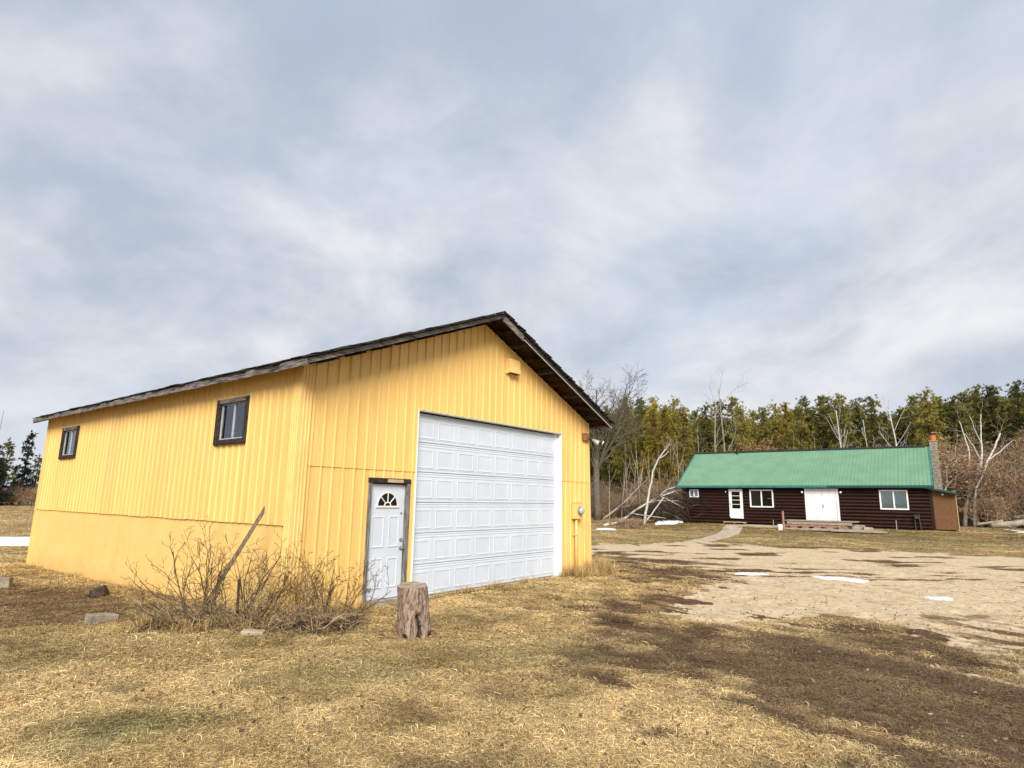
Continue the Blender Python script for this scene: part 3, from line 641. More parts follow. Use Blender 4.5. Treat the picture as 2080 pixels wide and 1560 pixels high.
for (a, za), (b, zb) in zip(pr[:-1], pr[1:]): m.hexa([(-HOG + .04, a, za - .10), (HW + .08, a, za - .10), (HW + .08, b, zb - .10), (-HOG + .04, b, zb - .10), (-HOG + .04, a, za), (HW + .08, a, za), (HW + .08, b, zb), (-HOG + .04, b, zb)])
m.build('roof_deck', LOGZ, house)
rf = MB().add([(-HOG - .03, vr - .2, HRZ - .055), (-HOG - .03, vr, HRZ + .085), (-HOG - .03, vr + .2, HRZ - .055), (HW - .1, vr - .2, HRZ - .055), (HW - .1, vr, HRZ + .085), (HW - .1, vr + .2, HRZ - .055)], [(0, 3, 4, 1), (1, 4, 5, 2), (0, 1, 2), (5, 4, 3)]).build('ridge_cap', CHARC, house)
MB().tube([(3.15, vr - .35, HRZ - .2), (3.15, vr - .35, HRZ + .20)], .07, 10).build('vent_pipe', CHARC, rf)
for a, b, mat in ((-HOG - .01, 4.2, TEAL), (4.205, 10.0, TEAL), (10.005, HW + .13, TEALD)): MB().box((a, -HOE - .03, HE - .13), (b, -HOE + .015, HE + .015)).build('eave_trim', mat, house)
for u, mat in ((-HOG - .02, TEAL), (HW + .06, TEAL)):
    for sg in (0, 1):
        ve = -HOE if not sg else HD + HOE
        MB().hexa([(u, ve, HE - .1), (u + .09, ve, HE - .1), (u + .09, vr, HRZ - .1), (u, vr, HRZ - .1), (u, ve, HE + .055), (u + .09, ve, HE + .055), (u + .09, vr, HRZ + .055), (u, vr, HRZ + .055)]).build('rake_trim', mat, house)
# doors and windows
def panelled(parent, a, b, z0, z1, y, mat):
    w = (b - a); 
    for (xa, xb) in ((a + .08, a + w / 2 - .03), (a + w / 2 + .03, b - .08)):
        for (za, zb) in ((z0 + .15, z0 + .75), (z0 + .85, z0 + 1.45), (z0 + 1.53, z1 - .12)):
            MB().box((xa, y - .012, za), (xb, y, zb)).build('door_panel', mat, parent, bevel=.008)
a, b, z0, z1 = DOORS[0]
d = empty('storm_door'); d.parent = house
for q0, q1 in (((a - .04, -.12, z0), (a, .02, z1)), ((b, -.12, z0), (b + .04, .02, z1)), ((a - .04, -.122, z1), (b + .04, .02, z1 + .04))): MB().box(q0, q1).build('casing', LOGZ, d)
m = MB(); a1, b1 = a + .01, b - .01
m.box((a1, -.12, z0 + .68), (a1 + .19, -.08, z1)); m.box((b1 - .19, -.12, z0 + .68), (b1, -.08, z1)); m.box((a1 + .19, -.12, z1 - .18), (b1 - .19, -.08, z1))
m.add([(a1, -.12, z0 + .09), (a1 + .10, -.12, z0), (b1, -.12, z0 - .02), (b1, -.12, z0 + .68), (a1, -.12, z0 + .68), (a1, -.08, z0 + .09), (a1 + .10, -.08, z0), (b1, -.08, z0 - .02), (b1, -.08, z0 + .68), (a1, -.08, z0 + .68)], [(0, 1, 2, 3, 4), (9, 8, 7, 6, 5), (0, 5, 6, 1), (1, 6, 7, 2), (2, 7, 8, 3), (4, 3, 8, 9), (0, 4, 9, 5)])
m.build('door_leaf', WDIRTY, d)
for k in range(1, 4): zz_ = z0 + .68 + (z1 - .18 - z0 - .68) * k / 4; MB().box((a1 + .19, -.115, zz_ - .018), (b1 - .19, -.09, zz_ + .018)).build('glazing_bar', WDIRTY, d)
for k in range(4): hh = (z1 - .18 - z0 - .68) / 4; MB().box((a1 + .19, -.10, z0 + .68 + k * hh + .018), (b1 - .19, -.096, z0 + .68 + (k + 1) * hh - .018)).build('pane', GLASS, d)
MB().box((a1 + .06, -.15, z0 + .95), (a1 + .09, -.12, z0 + 1.05)).build('handle', IRON, d)
a, b, z0, z1 = DOORS[1]
d = empty('double_door'); d.parent = house
for q0, q1 in (((a - .06, -.13, z0), (a + .08, .02, z1)), ((b - .08, -.13, z0), (b + .06, .02, z1)), ((a - .06, -.135, z1 - .06), (b + .06, .02, z1 + .05))): MB().box(q0, q1).build('casing', WDIRTY, d)
STAIN = pmat('stained_white_paint', (.72, .73, .74), (.78, .78, .78), 3, .5, .05, 60, c3=(.45, .30, .19), s3=1.1, t3=(.52, .80))
mid = (a + b) / 2
for s, e_, mt_ in ((a + .085, mid - .004, STAIN), (mid + .004, b - .085, WDIRTY)):
    MB().box((s, -.09, z0 + .02), (e_, -.045, z1 - .065)).build('door_leaf', mt_, d); panelled(d, s, e_, z0, z1 - .06, -.091, mt_)
for z in (1.02, .90): MB().tube([(mid + .07, -.095, z0 + z), (mid + .07, -.15, z0 + z)], .035, 10).build('knob', STEEL, d)
for k, (a, b, z0, z1) in enumerate(HWIN):
    d = empty('house_window'); d.parent = house; fw = .085 if k != 1 else .07; y = -.13
    for q0, q1 in (((a, y, z0), (a + fw, .03, z1)), ((b - fw, y, z0), (b, .03, z1)), ((a + fw, y, z1 - fw), (b - fw, .03, z1)), ((a + fw, y, z0), (b - fw, .03, z0 + fw))): MB().box(q0, q1).build('frame', WDIRTY, d)
    mm = (a + b) / 2; MB().box((mm - .04, y + .01, z0 + fw), (mm + .04, .02, z1 - fw)).build('mullion', WHITETRIM, d)
    MB().box((a + fw, -.06, z0 + fw), (mm - .04, -.055, z1 - fw)).build('pane', GLASS, d); MB().box((mm + .04, -.05, z0 + fw), (b - fw, -.045, z1 - fw)).build('pane', GLASS, d)
    if k == 0:
        MB().box((a + fw, .16, z0), (mm - .1, .18, z1)).build('curtain', pmat('window_shade_grey', (.05, .06, .055), (.085, .095, .09), 2, .9), d)
        MB().box((mm + .38, -.02, z0 + .60), (b - fw, .02, z0 + .64)).build('latch_bar', WDIRTY, d)
    else:
        MB().box((a + fw, -.02, z0 + (.0 if k == 1 else .34)), (b - fw, -.005, z1 - .05)).build('curtain', BLIND, d)
        if k == 2: MB().box((a + fw, -.035, z0), (b - fw, -.025, z0 + .34)).build('curtain', pmat('lower_shade', (.40, .46, .42), (.48, .53, .49), 3, .9), d)
for u in (8.40, 10.75, 3.27):
    r_ = .075 if u > 5 else .045
    d = empty('wall_lamp'); d.parent = house
    MB().tube([(u, -.10, 2.2), (u, -.16, 2.2)], .05, 10).build('base', IRON, d)
    bm = bmesh.new(); bmesh.ops.create_uvsphere(bm, u_segments=14, v_segments=8, radius=r_); mm_ = bpy.data.meshes.new('globe'); bm.to_mesh(mm_); bm.free(); mm_.materials.append(LENS)
    mobj('globe', mm_, d, (u, -.16 - r_ * .8, 2.2))
# gas riser by the corner
d = empty('gas_riser'); d.parent = house
MB().tube([(14.72, -.2, -.1), (14.72, -.2, .85), (14.95, -.2, .9), (15.0, -.2, -.1)], .035, 8).build('pipe', IRON, d)
MB().tube([(14.84, -.3, .72), (14.84, -.12, .72)], .13, 12).build('regulator', IRON, d)
# annex
an = empty('side_annex'); an.parent = house
MB().box((HW + .03, -.02, .0), (HW + 1.18, 2.6, 1.12)).build('board_panel', OSB, an); 
MB().hexa([(HW + .03, -.02, 1.125), (HW + 1.18, -.02, 1.125), (HW + 1.18, 2.6, 1.125), (HW + .03, 2.6, 1.125), (HW + .03, -.02, 2.43), (HW + 1.18, -.02, 2.16), (HW + 1.18, 2.6, 2.16), (HW + .03, 2.6, 2.43)]).build('board_panel', OSB, an)
MB().box((HW + 1.181, -.05, .0), (HW + 1.22, .05, 2.14)).build('corner_strip', BLOND, an)
MB().hexa([(HW - .35, -.42, 2.47), (HW + 1.3, -.42, 2.10), (HW + 1.3, 2.8, 2.10), (HW + .1, 2.8, 2.40), (HW - .35, -.42, 2.58), (HW + 1.3, -.42, 2.22), (HW + 1.3, 2.8, 2.22), (HW + .1, 2.8, 2.50)]).build('annex_roof', TEALD, an)
MB().tube([(HW + .55, -.05, 2.1), (HW + .55, -.12, 2.1)], .06, 8).build('lamp', LENS, an)
# chimney of block courses
ch = empty('chimney'); ch.parent = house
for k in range(29):
    z0 = -.2 + k * .205; j = .004 * (k % 2); sp_ = .28 if k % 2 else .38
    MB().box((HW + .16 + j, 4.12 + j, z0), (HW + .16 + sp_ * .75, 4.62 - j, z0 + .195)).build('block', BLOCK, ch); MB().box((HW + .166 + sp_ * .75, 4.12 + j, z0), (HW + .62 - j, 4.62 - j, z0 + .195)).build('block', BLOCK, ch)
MB().box((HW + .13, 4.09, 5.745), (HW + .65, 4.65, 5.80)).build('crown', BLOCK, ch)
MB().tube([(HW + .39, 4.37, 5.8), (HW + .39, 4.37, 6.12), (HW + .39, 4.37, 6.2)], [.17, .19, .16], 14).build('flue', CLAY, ch)
MB().box((HW + .13, 4.1, 6.26), (HW + .65, 4.64, 6.30)).build('cap', IRON, ch)
for q in ((.27, 4.25), (.51, 4.25), (.27, 4.49), (.51, 4.49)): MB().tube([(HW + q[0], q[1], 6.1), (HW + q[0], q[1], 6.27)], .012, 5).build('cap_leg', IRON, ch)

def H2W(u, v): return loc2w(HO_O, HO_T, u, v)
# walkway slabs
def slab(name, pts, th, mat, label, cat, zoff=.03):
    n = len(pts); z = [float(gz(*p)) + zoff for p in pts]; m = MB()
    m.add([(*p, q) for p, q in zip(pts, z)] + [(*p, q - th) for p, q in zip(pts, z)], [tuple(range(n)), tuple(range(2 * n - 1, n - 1, -1))] + [(i, n + i, n + (i + 1) % n, (i + 1) % n) for i in range(n)])
    return m
wk = empty('concrete_path', (*H2W(4, -1), .5)); tag(wk, kind='structure'); wk['label'] = 'pale concrete path from the storm door to the gravel'
W0 = [H2W(3.3, -.35), (12.4, 37.4), (10.6, 33.6), (8.2, 29.6)]; W1 = [H2W(4.5, -.35), (13.6, 37.2), (11.6, 33.2), (9.4, 29.7)]
P0 = []; P1 = []
for A, B in ((W0, P0), (W1, P1)):
    for i in range(3):
        for t in range(4): B.append(tuple(A[i][k] + (A[i + 1][k] - A[i][k]) * t / 4 for k in (0, 1)))
    B.append(A[3])
for i in range(12):
    def lerp(p, q, t): return (p[0] + (q[0] - p[0]) * t, p[1] + (q[1] - p[1]) * t)
    quad = [P0[i], P1[i], lerp(P1[i], P1[i + 1], .985), lerp(P0[i], P0[i + 1], .985)]
    o = slab('slab', quad, .12, CONC, '', '').build('slab', CONC, wk); o.parent = None; o.parent = wk; o.matrix_parent_inverse = Matrix.Translation((-wk.location.x, -wk.location.y, -wk.location.z))
for i in range(4):
    u0 = 4.75 + i * .9
    o = slab('slab', [H2W(u0, -1.9), H2W(u0 + .885, -1.9), H2W(u0 + .885, -.5), H2W(u0, -.5)], .12, CONC, '', '').build('slab', CONC, wk); o.matrix_parent_inverse = Matrix.Translation((-wk.location.x, -wk.location.y, -wk.location.z))
# timber step at the storm door
st = empty('wooden_step', (*H2W(3.95, -.55), float(gz(*H2W(3.95, -.55))) + .02), HO_T); tag(st, 'low pale wooden step below the storm door', 'step')
for k in range(3): MB().box((-.75, -.42 + k * .20, .13), (.75, -.24 + k * .20, .17)).build('tread', BLOND, st)
for x in (-.7, 0, .66): MB().box((x, -.40, -.02), (x + .05, .15, .128)).build('bearer', PINKW, st)
# platform of planks and pallets before the double door
def G(u, v): x, y = H2W(u, v); return (x, y, float(gz(x, y)))
pf = empty('plank_platform', G(9.5, -1.3), HO_T); tag(pf, 'grey plank platform standing before the white double door', 'platform')
for k in range(6): MB().box((-1.95 + .03 * (k % 2), -.75 + k * .24, .42), (2.15 + .05 * (k % 3), -.54 + k * .24, .475)).build('plank', GREYW, pf)
for k in range(3): MB().box((-1.85, -.70 + k * .6, .22), (1.95, -.62 + k * .6, .418)).build('joist', GREYW, pf)
for x in (-1.8, 1.6):
    MB().box((x, -.55, -.1), (x + .2, .65, .218)).build('bearer_block', WOODX, pf)
pl = empty('wooden_pallet', G(9.2, -2.3), HO_T); tag(pl, 'reddish wooden pallet leaning low against the plank platform', 'pallet')
for k in range(7): MB().box((-1.9 + k * .56, -.25, .24), (-1.44 + k * .56, .27, .262)).build('deck_board', PINKW, pl)
MB().box((-1.95, -.26, .17), (2.0, -.225, .238)).build('stringer', PINKW, pl); MB().box((-1.95, .22, .0), (2.0, .26, .238)).build('stringer', PINKW, pl)
for k in range(6): MB().box((-1.95 + k * .7, -.255, .03), (-1.55 + k * .7, -.22, .168)).build('block', PINKW, pl)
MB().box((-1.95, -.26, -.05), (2.0, -.22, .028)).build('stringer', PINKW, pl)
for k, (u, v, ln, dz, rot) in enumerate(((11.2, -3.0, 3.9, .0, .02), (10.4, -3.25, 5.2, .0, -.03), (11.9, -3.45, 3.0, .0, .05))):
    x, y, z = G(u, v); o = MB().box((-ln / 2, -.10, 0), (ln / 2, .12, .11)).build('loose_plank', GREYW, None, bevel=.006); o.location = (x, y, z + .05 + .01 * k); o.rotation_euler = (0, 0, HO_T + rot)
    tag(o, ('long grey plank lying against the pallet', 'longest silvered plank lying on the grass before the pallet', 'short grey plank lying farthest out on the house lawn')[k], 'plank')
for k, (u, v, s) in enumerate(((11.75, -1.5, .40), (12.3, -1.8, .28))):
    x, y, z = G(u, v); o = MB().hexa([(-s, -.15, -.03), (s, -.15, -.03), (s, .15, -.03), (-s, .15, -.03), (-s * .9, -.14, .30 - .1 * k), (s * .85, -.14, .27 - .1 * k), (s * .85, .14, .27 - .1 * k), (-s * .9, .14, .30 - .1 * k)]).build('timber_block', GREYW, None, bevel=.01); o.location = (x, y, z); o.rotation_euler = (0, 0, HO_T + .2 * k)
    tag(o, ('squared grey timber block at the end of the platform', 'small low timber offcut beside the larger block')[k], 'timber')
x, y, z = G(7.55, -2.6); o = MB().hexa([(-.06, -.06, -.1), (.06, -.06, -.1), (.06, .06, -.1), (-.06, .06, -.1), (-.05, -.05, 1.12), (.05, -.05, 1.15), (.05, .05, 1.15), (-.05, .05, 1.12)]).build('wooden_post', PINKW, None); o.location = (x, y, z); tag(o, 'brown square post standing at the end of the pallet', 'post')
bk = empty('bucket', G(7.45, -3.2)); tag(bk, 'white plastic bucket at the foot of the brown post', 'bucket')
m = MB(); n = 18
for i in range(n):
    a, b = 2 * math.pi * i / n, 2 * math.pi * (i + 1) / n
    for (r0, z0), (r1, z1) in (((.14, 0), (.165, .36)), ((.165, .36), (.15, .36)), ((.15, .36), (.13, .02)), ((.13, .02), (0.001, .02))):
        m.add([(r0 * math.cos(a), r0 * math.sin(a), z0), (r0 * math.cos(b), r0 * math.sin(b), z0), (r1 * math.cos(b), r1 * math.sin(b), z1), (r1 * math.cos(a), r1 * math.sin(a), z1)], [(0, 1, 2, 3)])
m.build('pail', WHITETRIM, bk, smooth=True); MB().tube([(.17 * math.cos(t), 0, .34 - .16 * math.sin(t)) for t in np.linspace(0, math.pi, 9)], .006, 5).build('bail', STEEL, bk)
for k, (u, v, h_) in enumerate(((6.55, -.8, .42), (13.75, -.9, .62))):
    x, y, z = G(u, v); o = MB().tube([(0, 0, -.1), (.01, 0, h_)], [.03, .025], 6).build('garden_stake', GREYW); o.location = (x, y, z); tag(o, ('thin stake in the strip below the wide dark window', 'pale stake on the lawn below the curtained window')[k], 'stake')

# ------------------------------------------------------------------ branching growth
def grow(rs, start, d, length, rad, lvl, P, out):
    segs = P['segs'][lvl]; pts = [np.array(start, float)]; rads = [rad]; d = np.array(d, float); d /= np.linalg.norm(d)
    end = rad * P['taper'][lvl]
    for i in range(segs):
        d = d + rs.normal(0, P['wob'][lvl], 3) + np.array([0, 0, P['trop'][lvl]]); d /= np.linalg.norm(d)
        pts.append(pts[-1] + d * length / segs); rads.append(rad + (end - rad) * (i + 1) / segs)
    out.append((lvl, pts, rads))
    if lvl + 1 >= len(P['segs']): return
    n = P['kids'][lvl]; n = rs.randint(n[0], n[1] + 1)
    for k in range(n):
        t = P['t0'][lvl] + (1 - P['t0'][lvl]) * ((k + rs.uniform(.2, .8)) / n); f = t * segs; i = min(int(f), segs - 1); q = pts[i] + (pts[i + 1] - pts[i]) * (f - i)
        ax = pts[i + 1] - pts[i]; ax /= np.linalg.norm(ax); rv = rs.normal(0, 1, 3); rv -= ax * rv.dot(ax); rv /= np.linalg.norm(rv) + 1e-9
        an_ = R(rs.uniform(*P['ang'][lvl])); nd = ax * math.cos(an_) + rv * math.sin(an_)
        rr_ = (rads[i] + (rads[i + 1] - rads[i]) * (f - i)) * rs.uniform(*P['rr'][lvl])
        grow(rs, q, nd, length * rs.uniform(*P['lr'][lvl]) * (1.15 - .5 * t), max(rr_, P['rmin']), lvl + 1, P, out)
def tubes(branches, sides=(8, 6, 4, 3, 3)):
    m = MB()
    for lvl, pts, rads in branches: m.tube(pts, rads, sides[min(lvl, len(sides) - 1)], cap=lvl == 0)
    return m
def tufts(rs, P, D, n, ln, wd, up=.3, curl=0.0):
    """n narrow leaf triangles round each point"""
    P = np.repeat(np.asarray(P), n, 0); K = len(P); v = rs.normal(0, 1, (K, 3)); v /= np.linalg.norm(v, axis=1)[:, None]
    if D is not None: v = v + np.repeat(np.asarray(D), n, 0) * 1.0
    v[:, 2] += up; v /= np.linalg.norm(v, axis=1)[:, None]
    s = np.cross(v, rs.normal(0, 1, (K, 3))); s /= np.linalg.norm(s, axis=1)[:, None]
    l_ = ln * rs.uniform(.6, 1.2, (K, 1)); w = wd * rs.uniform(.7, 1.3, (K, 1))
    b0 = P + v * l_ * .05
    V = np.stack([b0 - s * w * .35, b0 + s * w * .35, P + v * l_ * .6 + s * w * .5, P + v * l_ - s * w * .05], 1).reshape(-1, 3)
    F = np.arange(K * 4).reshape(-1, 4); return V, F

# --- pines (shared meshes)
def pine_mesh(seed, H=12.0, bare=.42, spread=2.0, mat=PINE_G, dense=1.0):
    rs = np.random.RandomState(seed); m = MB(); lean = rs.normal(0, .015, 2)
    def tr(t): return np.array([lean[0] * H * t + .08 * math.sin(3 * t + seed), lean[1] * H * t + .06 * math.cos(4 * t + seed), H * t])
    ts = np.linspace(0, 1, 9); m.tube([tr(t) - (0, 0, .3 if t == 0 else 0) for t in ts], [.17 * (1 - t) + .02 for t in ts], 7)
    bm_, TP, TD = MB(), [], []
    t = bare * .55
    while t < .985:
        k = rs.randint(3, 6); live = t > bare; fr = (t - bare) / (1 - bare)
        for j in range(k):
            az = rs.uniform(0, 2 * math.pi); prof = (1 - max(fr, 0)) ** (.55 + .12 * (seed % 4)) * (.55 + .45 * min(1, max(fr, 0) * 3)) if live else .55
            ln = spread * prof * rs.uniform(.6, 1.2) + .15
            if not live and rs.rand() < .5: continue
            el = R(rs.uniform(5, 32) + 25 * max(fr, 0)) if live else R(rs.uniform(-15, 12))
            p0 = tr(t); d = np.array([math.cos(az) * math.cos(el), math.sin(az) * math.cos(el), math.sin(el)]); p1 = p0 + d * ln * .6 + rs.normal(0, .06, 3); p2 = p0 + d * ln + (0, 0, .12 * ln) + rs.normal(0, .08, 3)
            m.tube([p0, p1, p2], [.035, .022, .01], 3, False)
            if not live: continue
            for q in np.linspace(.35, 1.0, max(4, int(ln * 7.5 * dense))):
                c = p0 + (p2 - p0) * q + rs.normal(0, .16 + .10 * q, 3) * (1, 1, .7); TP.append(c); TD.append(d)
        t += rs.uniform(.018, .034)
    TP.append(tr(1.0)); TD.append((0, 0, 1)); TP.append(tr(.985)); TD.append((0, 0, 1))
    V, F = tufts(rs, TP, TD, 13, .30, .060, .25)
    return m.mesh('trunk', BARKP), np_mesh('crown', V, F, mat)
PV = [pine_mesh(1, 12, .30, 1.75, PINE_G), pine_mesh(2, 12, .20, 2.1, PINE_G), pine_mesh(3, 12, .26, 2.0, PINE_Y), pine_mesh(4, 12, .24, 1.6, PINE_D), pine_mesh(5, 12, .34, 1.9, PINE_D), pine_mesh(6, 12, .22, 1.9, PINE_G)]
def plant(name, parts, loc, rz, s, label, cat, group=None, sz=None):
    e = empty(name, loc, rz); e.scale = (s, s, sz or s); tag(e, label, cat, group)
    for pn, me_ in parts: mobj(pn, me_, e)
    return e
EYE = 1.8732
def spot(px, Y):      # world position on a sight line at forward distance Y
    X = (px - 1040) / 1230.8 * Y * 1.0095; return X, Y
def top_h(px, py, Y):   # height of a treetop seen at py
    hor = 1016 + (px - 1040) * .0152; return EYE + (hor - py) / 1230.8 * Y * 1.03
rng = random.Random(11)
PINES = [(1238, 838, 62, 0), (1266, 822, 60, 0), (1300, 824, 66, 1), (1330, 822, 57, 2), (1352, 842, 55, 2), (1366, 824, 64, 0), (1390, 842, 60, 5), (1411, 848, 68, 1), (1428, 838, 63, 0), (1462, 828, 66, 5), (1490, 822, 64, 3), (1510, 838, 60, 0), (1532, 848, 66, 1), (1550, 842, 62, 5), (1582, 834, 64, 0), (1603, 834, 60, 2), (1622, 840, 57, 1), (1638, 822, 65, 3), (1670, 820, 62, 3), (1690, 824, 66, 4), (1711, 817, 60, 3), (1743, 824, 63, 4), (1771, 820, 60, 5), (1798, 852, 66, 1), (1822, 846, 64, 0), (1856, 820, 62, 3), (1878, 809, 58, 0), (1909, 820, 62, 5), (1935, 822, 60, 4), (1962, 812, 66, 3), (1986, 800, 58, 4), (2018, 801, 57, 3), (2046, 830, 60, 1), (2070, 791, 55, 4), (2098, 800, 53, 2), (2125, 785, 57, 3), (2160, 800, 60, 0), (2200, 790, 62, 4), (1215, 850, 64, 3), (1190, 870, 66, 1), (1160, 880, 68, 5)]
LBL = {PINE_G: 'tall green pine ', PINE_Y: 'yellow-green sunlit pine ', PINE_D: 'dark green pine '}
def where(px):
    for lim, t in ((1245, 'standing close behind the big bare oak'), (1350, 'rising beyond the fallen birch and the oak'), (1420, 'rising behind the tip of the leaning birch by the house'), (1500, 'rising behind the pale dead trees and the roof end'), (1560, 'rising behind the rust-coloured bushes'), (1660, 'rising behind the middle of the green roof'), (1720, 'rising beside the slim birch behind the roof'), (1800, 'rising between the two birches behind the green roof'), (1890, 'rising behind the roof end beside the chimney'), (1975, 'rising beyond the chimney and the brown annex'), (2050, 'rising above the forked white birch')):
        if px < lim: return t
    return 'rising over the fallen logs beyond the annex'
for px, py, Y, k in PINES:
    x, y = spot(px, Y); h_ = top_h(px, py, Y) * .985; tr_, cr_ = PV[k]; s = h_ / 12.0
    plant('pine_tree', (('trunk', tr_), ('crown', cr_)), (x, y, .4), rng.uniform(0, 6.28), s * rng.uniform(.92, 1.12), LBL[cr_.materials[0]] + where(px), 'pine', 'pines of the wood', s)

# --- geometry-node scatter for uncountable growth
def scatter(name, pts, rots, scales, idxs, sources, label, cat, tint=None, parent=None):
    colx = bpy.data.collections.new(name + '_sources')
    for i, me_ in enumerate(sources):
        o = bpy.data.objects.new('%s_source_%02d' % (name, i), me_); colx.objects.link(o)
    m = bpy.data.meshes.new(name); m.vertices.add(len(pts)); m.vertices.foreach_set('co', np.asarray(pts, np.float32).ravel())
    for nm, ty, arr, key in (('rot', 'FLOAT_VECTOR', rots, 'vector'), ('scl', 'FLOAT_VECTOR', scales, 'vector'), ('pick', 'INT', idxs, 'value')):
        a = m.attributes.new(nm, ty, 'POINT'); a.data.foreach_set(key, np.asarray(arr).ravel().astype(np.int32 if ty == 'INT' else np.float32))
    if tint is not None:
        a = m.attributes.new('tint', 'FLOAT_VECTOR', 'POINT'); a.data.foreach_set('vector', np.asarray(tint, np.float32).ravel())
    o = bpy.data.objects.new(name, m); COL.objects.link(o); tag(o, label, cat, kind='stuff')
    ng = bpy.data.node_groups.new(name + '_nodes', 'GeometryNodeTree')
    ng.interface.new_socket('Geometry', in_out='INPUT', socket_type='NodeSocketGeometry'); ng.interface.new_socket('Geometry', in_out='OUTPUT', socket_type='NodeSocketGeometry')
    gi = ng.nodes.new('NodeGroupInput'); go = ng.nodes.new('NodeGroupOutput'); ci = ng.nodes.new('GeometryNodeCollectionInfo'); ci.inputs[0].default_value = colx; ci.inputs[1].default_value = True; ci.inputs[2].default_value = True
    ip = ng.nodes.new('GeometryNodeInstanceOnPoints'); ip.inputs['Pick Instance'].default_value = True
    ng.links.new(gi.outputs[0], ip.inputs['Points']); ng.links.new(ci.outputs[0], ip.inputs['Instance'])
    for nm, ty, tgt in (('rot', 'FLOAT_VECTOR', 'Rotation'), ('scl', 'FLOAT_VECTOR', 'Scale'), ('pick', 'INT', 'Instance Index')):
        na = ng.nodes.new('GeometryNodeInputNamedAttribute'); na.data_type = ty; na.inputs[0].default_value = nm
        src = [s_ for s_ in na.outputs if s_.enabled and s_.name == 'Attribute'][0]; ng.links.new(src, ip.inputs[tgt])
    ng.links.new(ip.outputs[0], go.inputs[0]); md = o.modifiers.new('scatter', 'NODES'); md.node_group = ng; return o

# deep wood behind the first rows
rs = np.random.RandomState(77); pts = []; sc_ = []
for i in range(430):
    px = rs.uniform(760, 2330); Y = rs.uniform(70, 115); x, y = spot(px, Y); prof = np.interp(px, [1150, 1250, 1330, 1420, 1530, 1640, 1720, 1800, 1880, 1990, 2080, 2300], [880, 835, 832, 852, 856, 838, 832, 850, 826, 815, 805, 800]) + rs.uniform(6, 34)
    pts.append((x, y, .3)); sc_.append((top_h(px, prof, Y) / 12.0,) * 3)
src = []
for k in (0, 1, 3, 4, 5):
    tr_, cr_ = PV[k]; m1 = tr_.copy(); bm = bmesh.new(); bm.from_mesh(tr_); nf = len(bm.faces); bm.from_mesh(cr_); bm.to_mesh(m1)
    m1.materials.append(cr_.materials[0]); bm.free(); mi = np.ones(len(m1.polygons), np.int32); mi[:nf] = 0; m1.polygons.foreach_set('material_index', mi); src.append(m1)
scatter('distant_wood', pts, np.stack([np.zeros(430), np.zeros(430), rs.uniform(0, 6.28, 430)], 1), sc_, rs.randint(0, 5, 430), src, 'mass of pines deep in the wood behind the house', 'wood')

# brush: bare twiggy bushes with a few dead leaves
BP = dict(segs=(4, 4, 3, 2), taper=(.5, .4, .4, .4), wob=(.12, .18, .22, .25), trop=(.05, .06, .04, .02), kids=((4, 6), (4, 6), (3, 5), (0, 0)), t0=(.2, .2, .2, .2), ang=((20, 45), (25, 55), (25, 60), (0, 1)), rr=((.5, .7), (.5, .7), (.5, .7), (1, 1)), lr=((.5, .8), (.5, .75), (.45, .7), (1, 1)), rmin=.008)
def bush_mesh(seed, H, stems, mat, leaf, nleaf, spread=.5, r0=.03):
    rs = np.random.RandomState(seed); out = []
    for k in range(stems):
        a = rs.uniform(0, 6.28); q = rs.uniform(0, .35); grow(rs, (q * math.cos(a) * 1.2, q * math.sin(a) * 1.2, -.1), (math.cos(a) * spread * rs.uniform(.3, 1), math.sin(a) * spread * rs.uniform(.3, 1), 1), H * rs.uniform(.6, 1.0) * .62, r0 * rs.uniform(.7, 1.2), 0, BP, out)
    m = tubes(out, (5, 4, 3, 3)); me_ = m.mesh('bush', mat)
    if nleaf:
        tips = np.array([p[-1] for l_, p, r_ in out if l_ >= 2]); tips = tips[rs.randint(0, len(tips), nleaf)] + rs.normal(0, .12, (nleaf, 3)); V, F = tufts(rs, tips, None, 5, .10, .06, -.2)
        bm = bmesh.new(); bm.from_mesh(me_); nf = len(bm.faces); lm = np_mesh('l', V, F, leaf); bm.from_mesh(lm); bm.to_mesh(me_); bm.free(); me_.materials.append(leaf)
        mi = np.ones(len(me_.polygons), np.int32); mi[:nf] = 0; me_.polygons.foreach_set('material_index', mi)
    return me_
BV = [bush_mesh(21, 4.2, 7, BRUSH, DEADLF, 520), bush_mesh(22, 5.0, 6, BRUSHR, DEADLF, 420), bush_mesh(23, 3.2, 8, BRUSHR, DEADLF, 420), bush_mesh(24, 6.0, 5, BRUSH, DEADLF, 300), bush_mesh(25, 3.6, 7, BRUSH, RUSTLF, 420)]
RB = bush_mesh(26, 8.6, 6, BRUSHR, RUSTLF, 1500, .35, .06)
pts, rot, scl, pk = [], [], [], []
def brush_at(px, Y, s, k):
    x, y = spot(px, Y); pts.append((x, y, float(gz(x, y)))); rot.append((0, 0, rs.uniform(0, 6.28))); scl.append((s * rs.uniform(.85, 1.2), s * rs.uniform(.85, 1.2), s)); pk.append(k)
for i in range(150): brush_at(rs.uniform(1040, 1420), rs.uniform(53, 66), rs.uniform(.45, .9), rs.choice([0, 1, 2, 3, 3, 0]))
for i in range(110): brush_at(rs.uniform(1400, 1960), rs.uniform(60, 70), rs.uniform(.9, 1.4), rs.choice([0, 1, 3, 3, 1]))
for i in range(150): brush_at(rs.uniform(1925, 2330), rs.uniform(47, 60), rs.uniform(1.0, 1.75), rs.choice([0, 1, 2, 3, 1]))
for i in range(34): brush_at(rs.uniform(1960, 2330), rs.uniform(43.5, 47), rs.uniform(.6, .95), rs.choice([0, 1, 2]))
